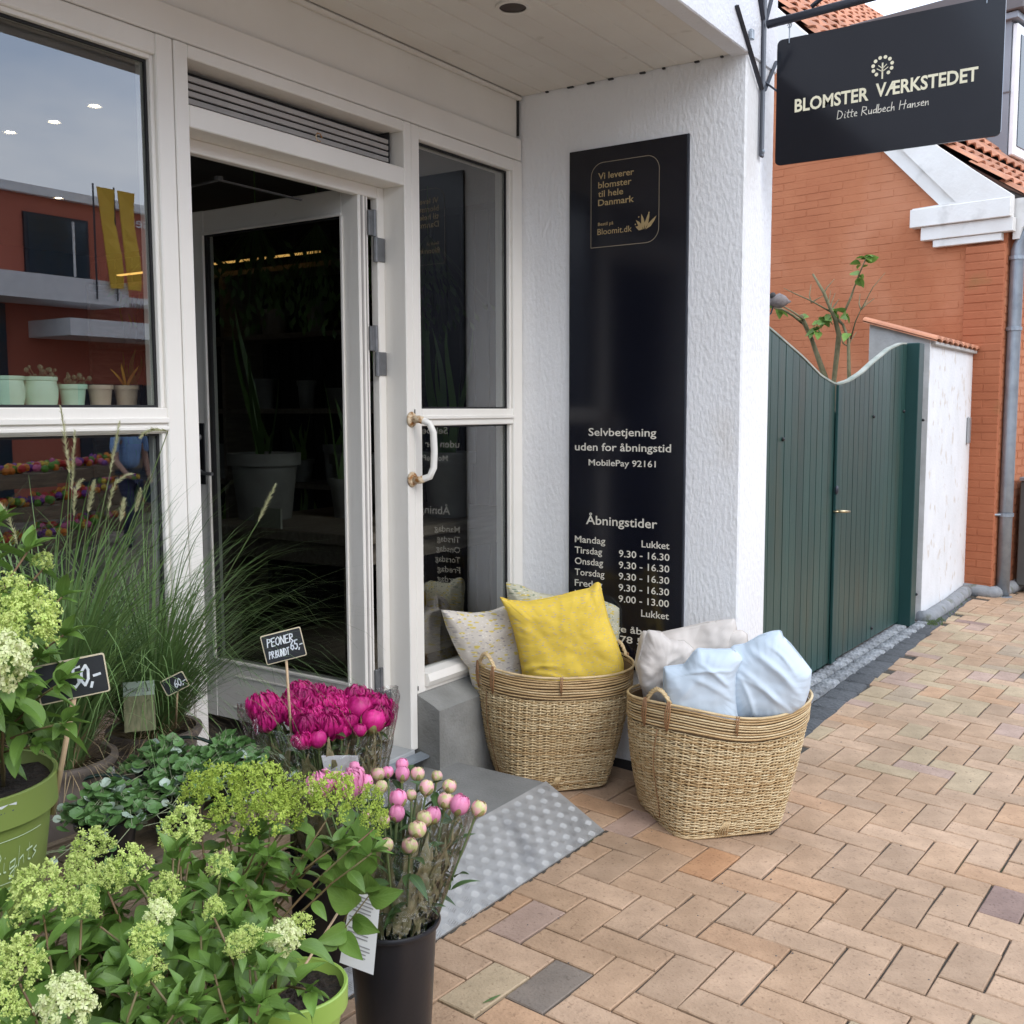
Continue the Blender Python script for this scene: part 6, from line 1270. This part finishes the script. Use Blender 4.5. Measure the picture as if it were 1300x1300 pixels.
for i in range(17):
    v0 = .14+i*.043
    if i in (4, 8, 11): continue
    u0, u1 = .16, .84-r_.uniform(0, .12); hh = .016
    b.add([o0+ex*u0+ey*v0+nn*.001, o0+ex*u1+ey*v0+nn*.001, o0+ex*u1+ey*(v0+hh)+nn*.001, o0+ex*u0+ey*(v0+hh)+nn*.001], [(0, 1, 2, 3)])
b.build('printed_lines', M['print'], lb)
b = MB(); b.tube([Vector(W(378+0, 1240, 1.76)), Vector(W(447, 1130, 1.93))], .0026, 6); tag(b.build('plant_stake', M['stick'], None, True), 'thin wooden stake leaning out of the front lime pot', 'stake')
# leafy twig bending over the label
tw = thing('leafy_twig', 'thin leafy twig hanging over the white care label', 'twig', W(440, 1190, 1.84))
pp = [Vector(W(*q, 1.85)) for q in ((475, 1100), (455, 1112), (445, 1150), (430, 1185))]; p2 = [Vector(W(*q, 1.84)) for q in ((470, 1135), (455, 1155), (438, 1178), (420, 1192))]
b = MB(); b.tube(pp, .0018, 5); b.tube(p2, .0013, 5); b.build('twig_stem', M['stem'], tw, True)
for (px, py), (tx, ty), s_ in (((455, 1112), (452, 1065), 1.0), ((470, 1135), (465, 1118), .5), ((468, 1138), (495, 1140), .75), ((452, 1150), (425, 1140), .8), ((440, 1178), (418, 1195), 1.0), ((448, 1165), (475, 1185), 1.0), ((436, 1185), (448, 1212), .9), ((448, 1168), (460, 1180), .6), ((430, 1188), (412, 1202), .6), ((458, 1115), (485, 1130), .9), ((447, 1140), (425, 1120), 1.0)):
    A, B_ = Vector(W(px, py, 1.845)), Vector(W(tx, ty, 1.80)); L = (B_-A).length; d = (B_-A).normalized(); nv = -_f; x_ = d.cross(nv).normalized(); z_ = x_.cross(d); k = max(.5, min(1.0, L/.085*1.15))*s_ if L < .02 else L/.078
    inst('leaf', rnd.choice(hl[:3]), tw, frame3(x_*k*1.15, d*k, z_*k, A))

# ------------------------------------------------------------------ goods inside the shop
def vase(label, c, prof, mat, group, name='ceramic_pot', k=28, extra=None):
    t = thing(name, label, 'pot', c, group); b = MB(); b.lathe(prof, c, k); smooth_angle(b.build('pot_body', mat, t), 40)
    if extra: extra(t)
    return t
sh1 = MB(); sh1.box(.2, 1.84, 2.47, 2.66, 1.395, 1.423, .002); tag(sh1.build('display_shelf', M['frame']), 'white shelf behind the left shop window carrying small pots', 'shelf')
def sprig(t, c, kind, seed):
    r_ = random.Random(seed); b = MB()
    if kind == 'tulip':
        for i in range(5):
            a = i*1.3; d = Vector((math.cos(a)*.28, math.sin(a)*.2, 1)).normalized(); vs = []; sd_ = d.cross(Vector((.6, -.8, .1))).normalized()
            L = .07*r_.uniform(.8, 1.1)
            for q in range(6): s = q/5; w_ = .011*math.sin(math.pi*(.08+.86*s)); p = Vector(c)+d*L*s+Vector((math.cos(a), math.sin(a), 0))*.012*s*s*2; vs += [p-sd_*w_, p+sd_*w_]
            b.add(vs, [(2*q, 2*q+1, 2*q+3, 2*q+2) for q in range(5)])
        b.build('yellow_leaf', pm('yellow_leaf_blade', (.62, .40, .04), rough=.6) if 'yellow_leaf_blade' not in bpy.data.materials else bpy.data.materials['yellow_leaf_blade'], t, True)
    else:
        for i in range(26):
            d = rand_dir(r_, .9); e = Vector(c)+d*r_.uniform(.02, .055); b.tube([c, e], .0009, 4); b.ball(e, r_.uniform(.004, .008), 6, 4)
        b.build('dried_sprig', pm('dried_ochre', (.34, .24, .12) if kind == 'dry' else (.10, .13, .07), rough=.8) if ('dried_ochre' not in bpy.data.materials or kind != 'dry') else bpy.data.materials['dried_ochre'], t)
jar = lambda r_, h_: [(0, 0), (r_*.86, 0), (r_*1.0, h_*.35), (r_*1.02, h_*.6), (r_*.93, h_*.86), (r_*1.0, h_*.9), (r_*1.0, h_), (r_*.88, h_), (r_*.85, h_*.85), (0, h_*.8)]
cone = lambda r_, h_: [(0, 0), (r_*.72, 0), (r_*.74, h_*.02), (r_*.92, h_*.82), (r_*1.03, h_*.82), (r_*1.04, h_), (r_*.92, h_), (r_*.88, h_*.8), (0, h_*.78)]
g1 = 'small pots on the shelf behind the window'
for (px, r_, prof, mt, lab, ex) in ((8, .046, jar, 'mint', 'mint jar at the far left end of the window shelf', None), (52, .044, jar, 'mint', 'second round mint jar from the left on the window shelf', 'green'), (93, .037, cone, 'mint', 'tapered mint pot with dark plant on the window shelf', 'dry'), (128, .034, cone, 'blush', 'empty pale terracotta pot in the window', None), (161, .034, cone, 'blush', 'terracotta pot with yellow leaves in the window', 'tulip')):
    p = W(px, 519, 2.56/math.sin(yw+math.atan2(650-px, 1326.6))); c = (p[0], p[1], 1.4235); hgt = .084 if prof is jar else .066
    t = vase(lab, c, prof(r_, hgt), M[mt], g1)
    if ex: sprig(t, (c[0], c[1], c[2]+hgt*.8), ex, px)
# table with big stoneware pots
tb = thing('display_table', 'rough wooden table inside the shop behind the door glass', 'table', (3.75, 3.2, .15))
b = MB(); b.box(3.05, 4.42, 2.78, 3.75, .88, .925, .004); b.build('table_top', M['int_wood'], tb); b = MB(); b.box(3.1, 4.38, 2.83, 3.70, .79, .878); b.build('apron', M['int_wood'], tb)
for x in (3.1, 4.29):
    for y in (2.83, 3.62): b = MB(); b.box(x, x+.09, y, y+.08, .15, .79, .003); b.build('leg', M['int_wood'], tb)
b = MB(); b.box(3.12, 4.36, 2.88, 3.66, .33, .36, .003); b.build('lower_shelf', M['int_wood'], tb)
g2 = 'stoneware pots on the inside table'
def snake(t, c, n, seed, hh=.6, mat='leaf_dark'):
    r_ = random.Random(seed); b = MB()
    for i in range(n):
        a = r_.uniform(0, 6.28); vs = []; d = Vector((math.cos(a)*.15, math.sin(a)*.15, 1)).normalized(); sd_ = Vector((math.cos(a+1.2), math.sin(a+1.2), 0)); L = hh*r_.uniform(.5, 1)
        for q in range(9): s = q/8; w_ = .017*(1-s**3)+.001; p = Vector(c)+d*L*s+Vector((math.cos(a), math.sin(a), 0))*.03+sd_*.02*math.sin(s*5+i); vs += [p-sd_*w_, p+sd_*w_]
        b.add(vs, [(2*q, 2*q+1, 2*q+3, 2*q+2) for q in range(8)])
    b.build('strap_leaves', M[mat], t, True)
for (x, y, r_, h_, lab, sn) in ((3.33, 3.60, .16, .30, 'widest stoneware pot on the inside table', 5), (3.58, 3.32, .088, .18, 'short stoneware pot with a price stick on the inside table', 3), (3.74, 3.16, .085, .19, 'round stoneware pot close to the door hinge side', 2), (3.86, 3.52, .13, .28, 'tall stoneware pot at the back of the inside table', 4), (3.86, 2.95, .125, .30, 'ribbed grey pot with strap leaves behind the right window', 9)):
    t = vase(lab, (x, y, .926), cone(r_, h_), M['int_pot'], g2, 'stoneware_pot')
    if sn: snake(t, (x, y, .926+h_*.8), sn, int(x*100), .75)
rk = thing('stock_shelving', 'dark shelving with stock against the back wall of the shop', 'shelving', (4.6, 4.6, .15))
for z in (.5, .95, 1.4, 1.85, 2.25): b = MB(); b.box(4.50, 4.82, 3.85, 6.6, z, z+.03); b.build('shelf', M['int_wood'], rk)
for y in (3.85, 5.2, 6.57): b = MB(); b.box(4.50, 4.82, y, y+.03, .15, 2.3); b.build('upright', M['int_wood'], rk)
r_ = random.Random(12); ordn = ('furthest left', 'second from the left', 'third from the left', 'fourth from the left', 'fifth from the left', 'sixth from the left', 'seventh from the left', 'eighth from the left', 'ninth from the left', 'tenth from the left')
for z, zn in ((.53, 'lowest'), (.98, 'second lowest'), (1.43, 'second highest'), (1.88, 'highest')):
    y = 6.35; k = 0
    while y > 4.0:
        rr = r_.uniform(.05, .10); pl_t = r_.random() < .7
        t = vase(('planted' if pl_t else 'empty')+' dark pot, '+ordn[k]+' on the '+zn+' back shelf', (4.66, y, z), cone(rr, r_.uniform(.12, .26)), M['int_pot'], 'pots on the back shelves', 'stock_pot')
        if pl_t: snake(t, (4.66, y, z+.12), 5, int(y*100), .32, 'leaf')
        y -= r_.uniform(.26, .38); k += 1
dr = thing('hanging_foliage', 'bunches of dark dried foliage hanging above the inside table', 'dried flowers', (3.7, 3.7, 2.3), None)
for k in range(5):
    b = MB(); c = Vector((3.2+.28*k, 3.9-.12*k, 2.32))
    b.tube([c+Vector((0, 0, .24)), c], .004, 5)
    for q in range(90):
        d = Vector((r_.gauss(0, .35), r_.gauss(0, .35), -1)).normalized(); L = r_.uniform(.15, .55); e = c+d*L; n_ = d.cross(Vector((r_.random(), 1, .2))).normalized()*.012; b.add([e-n_, e+d*.03, e+n_, e-d*.03], [(0, 1, 2, 3)]); b.add([c, c+n_*.15, e+n_*.1, e], [(0, 1, 2, 3)])
    b.build('foliage_bunch', M['leaf_dark'], dr)
ll = thing('linear_lamp', 'long warm strip lamp glowing under the ceiling at the back of the shop', 'lamp', (4.5, 5.0, 2.4))
b = MB(); b.box(4.44, 4.48, 4.3, 6.2, 2.33, 2.36); b.build('lamp_housing', M['rubber'], ll); b = MB(); b.box(4.445, 4.475, 4.32, 6.18, 2.322, 2.3295); b.build('lamp_tube', emit_mat('amber_tube_glow', (1, .55, .15), .9), ll)
b = MB(); b.box(3.06, 3.07, 3.22, 3.38, .926, 1.01); b.T = None; tag(b.build('paper_card', pm('cream_card', (.34, .34, .27), rough=.6)), 'small cream card leaning on the edge of the inside table', 'card')
t = vase('small terracotta pot on the table just behind the right window', (3.40, 2.88, .926), cone(.055, .10), pm('terracotta', (.42, .17, .08), rough=.8), 'stoneware pots on the inside table', 'terracotta_pot'); snake(t, (3.40, 2.88, 1.0), 6, 3, .16, 'leaf')

# ------------------------------------------------------------------ across the street (seen mirrored in the window)
def obox(name, mat, parent, *a): b = MB(); b.box(*a); return b.build(name, M[mat], parent)
YO = -12.0
ob = thing('opposite_building', 'red rendered building with white canopies across the street', 'building', (12, -12.5, -.6))
obox('facade', 'opp_red', ob, 2, 34, YO-8, YO, -.7, 5.05); obox('roof_edge', 'opp_white', ob, 1.9, 34.1, YO-8, YO+.12, 5.052, 5.20)
for x in (3.6, 6.4, 10.36, 15.5, 19.5, 24): 
    obox('mullion', 'opp_white', ob, x+.82, x+.86, YO+.061, YO+.08, 3.76, 4.70); obox('sill', 'opp_white', ob, x-.1, x+1.2, YO+.003, YO+.12, 3.62, 3.695); o = obox('window', 'dark_metal', ob, x-.06, x+1.15, YO+.002, YO+.05, 3.70, 4.76); obox('pane', 'opp_dark', o, x, x+1.09, YO+.0, YO+.06, 3.76, 4.70)
obox('canopy', 'opp_white', ob, 2, 11.6, YO+.003, YO+1.0, 3.22, 3.62); obox('canopy', 'opp_white', ob, 11.65, 34, YO+.003, YO+.7, 3.32, 3.42); obox('lower_canopy', 'opp_white', ob, 10.32, 34, YO+.003, YO+1.2, 2.66, 2.94); obox('shopfront', 'opp_dark', ob, 3.0, 9.9, YO+.003, YO+.05, -.5, 3.2)
for x in (11, 14.5, 18, 22): obox('shopfront', 'opp_dark', ob, x+.2, x+3, YO+.003, YO+.05, -.5, 1.9)
Ts = frame3((-1, 0, 0), (0, 0, 1), (0, 1, 0), (0, YO+.02, 0)); text('ensen', Ts, -13.1, 4.80, .72, .20, M['opp_white'], ob, bold=.01)
for i, (x, dx) in enumerate(((10.98, .20), (11.38, .15))):
    b = MB(); vs = []
    for q in range(7): s = q/6; vs += [(x+dx*s, YO+1.1, 5.15-1.65*s), (x+dx*s+.34-.10*s, YO+1.1-.06*math.sin(s*6), 5.15-1.65*s)]
    b.add(vs+[(v[0], v[1]-.012, v[2]) for v in vs], [(2*q, 2*q+1, 2*q+3, 2*q+2) for q in range(6)]+[(14+2*q, 16+2*q, 17+2*q, 15+2*q) for q in range(6)]); o = tag(b.build('street_banner', M['banner']), ('left' if i else 'right')+' one of the two yellow banners mirrored in the shop window', 'banner', 'yellow street banners')
    b = MB(); b.tube([(x-.03, YO+1.04, 3.3), (x-.03, YO+1.04, 5.2)], .015, 8); b.build('banner_pole', M['dark_metal'], o)
bl = thing('far_building', 'pale building closing the street to the left of the red one', 'building', (-14, -12, -.6)); obox('facade', 'opp_white', bl, -30, 1.6, YO-8, YO+.3, -.7, 6.5)
for x in range(-28, 0, 3): obox('window', 'opp_dark', bl, x, x+1.3, YO+.30, YO+.33, 3.6, 5.0); obox('shop_window', 'opp_dark', bl, x-.4, x+1.8, YO+.30, YO+.33, 0, 2.5)
bl = thing('far_building', 'brick building far down the street on the right hand side', 'building', (42, -12, -.6)); obox('facade', 'red_pier', bl, 34.4, 60, YO-8, YO, -.7, 6.0)
crates_ = [('red', (.5, .03, .02)), ('orange', (.7, .22, .02)), ('green', (.12, .3, .03)), ('violet', (.2, .05, .3)), ('yellow', (.7, .5, .05)), ('pink', (.65, .15, .3))]
fm = [pm('produce_'+n_, c_, rough=.5) for n_, c_ in crates_]
for k, (x, y) in enumerate(((6.4, -5.9), (7.3, -6.6), (8.2, -7.4), (10.2, -9.5), (11.6, -9.2), (5.6, -5.6))):
    g0 = G(x, y); t = thing('flower_rack', ('first', 'second', 'third', 'fourth', 'fifth', 'sixth')[k]+' rack of colourful flowers across the street counted from the door', 'rack', (x, y, g0), 'flower racks across the street')
    for lv_ in range(3):
        b = MB(); b.box(x-.4, x+.4, y-.25+.12*lv_, y+.05+.12*lv_-.0, g0+.15+.35*(2-lv_), g0+.30+.35*(2-lv_)); b.build('rack_tray', M['crate_wood'], t)
        b = MB()
        for q in range(40): b.m = rnd.randrange(6); b.ball((x-.36+.72*rnd.random(), y-.22+.12*lv_+.24*rnd.random(), g0+.33+.35*(2-lv_)+.05*rnd.random()), .045, 6, 4)
        b.build('produce', fm, t)
# the passer-by
px_, py_ = 8.22, -6.5; g0 = G(px_, py_)
pe = thing('person', 'passer-by in a light blue shirt and dark jeans mirrored in the lower window', 'person', (px_, py_, g0))
def skin(name, verts, edges, mat, parent, sub=2):
    me = bpy.data.meshes.new(name); me.from_pydata([v[0] for v in verts], edges, []); me.materials.append(mat); o = bpy.data.objects.new(name, me); COL.objects.link(o)
    md = o.modifiers.new('skin', 'SKIN'); 
    for i, v in enumerate(verts): me.skin_vertices[0].data[i].radius = (v[1], v[1]*(v[2] if len(v) > 2 else 1))
    me.skin_vertices[0].data[0].use_root = True; md.use_smooth_shade = True
    if sub: s_ = o.modifiers.new('sub', 'SUBSURF'); s_.levels = s_.render_levels = sub
    dg = bpy.context.evaluated_depsgraph_get(); dg.update(); m2 = bpy.data.meshes.new_from_object(o.evaluated_get(dg)); COL.objects.unlink(o); bpy.data.objects.remove(o)
    o = bpy.data.objects.new(name, m2); COL.objects.link(o); o.parent = parent; return o
X_ = lambda a, b_, c_: (a, b_, c_)
jv = [(X_(0, 0, .93), .135, .8), (X_(-.09, .02, .80), .095), (X_(-.11, .14, .48), .065), (X_(-.11, .02, .10), .045), (X_(.09, 0, .80), .095), (X_(.10, -.04, .48), .065), (X_(.11, -.22, .12), .045), (X_(-.11, .14, .03), .04), (X_(.11, -.12, .04), .04)]
skin('body', [(X_(0, 0, 1.15), .12, .7), (X_(0, 0, 1.38), .14, .65), (X_(0, 0, 1.50), .06), (X_(0, .02, 1.60), .085, 1.1), (X_(0, .02, 1.68), .075, 1.1), (X_(-.19, 0, 1.40), .055), (X_(-.25, .05, 1.12), .04), (X_(-.22, .22, .95), .032), (X_(-.2, .30, .90), .03), (X_(.19, 0, 1.40), .055), (X_(.25, -.03, 1.12), .04), (X_(.24, .06, .88), .03), (X_(.24, .10, .80), .028)],
     [(0, 1), (1, 2), (2, 3), (3, 4), (1, 5), (5, 6), (6, 7), (7, 8), (1, 9), (9, 10), (10, 11), (11, 12)], M['skin'], pe)
skin('jeans', jv, [(0, 1), (1, 2), (2, 3), (3, 7), (0, 4), (4, 5), (5, 6), (6, 8)], M['denim'], pe)
skin('shirt', [(X_(0, 0, .98), .15, .8), (X_(0, 0, 1.2), .145, .75), (X_(0, 0, 1.40), .155, .68), (X_(-.20, 0, 1.41), .068), (X_(-.25, .04, 1.18), .058), (X_(.20, 0, 1.41), .068), (X_(.25, -.03, 1.18), .058)], [(0, 1), (1, 2), (2, 3), (3, 4), (2, 5), (5, 6)], M['shirt'], pe)
skin('hair', [(X_(0, -.01, 1.74), .085), (X_(0, -.06, 1.66), .085), (X_(0, -.06, 1.58), .06)], [(0, 1), (1, 2)], M['hair'], pe)
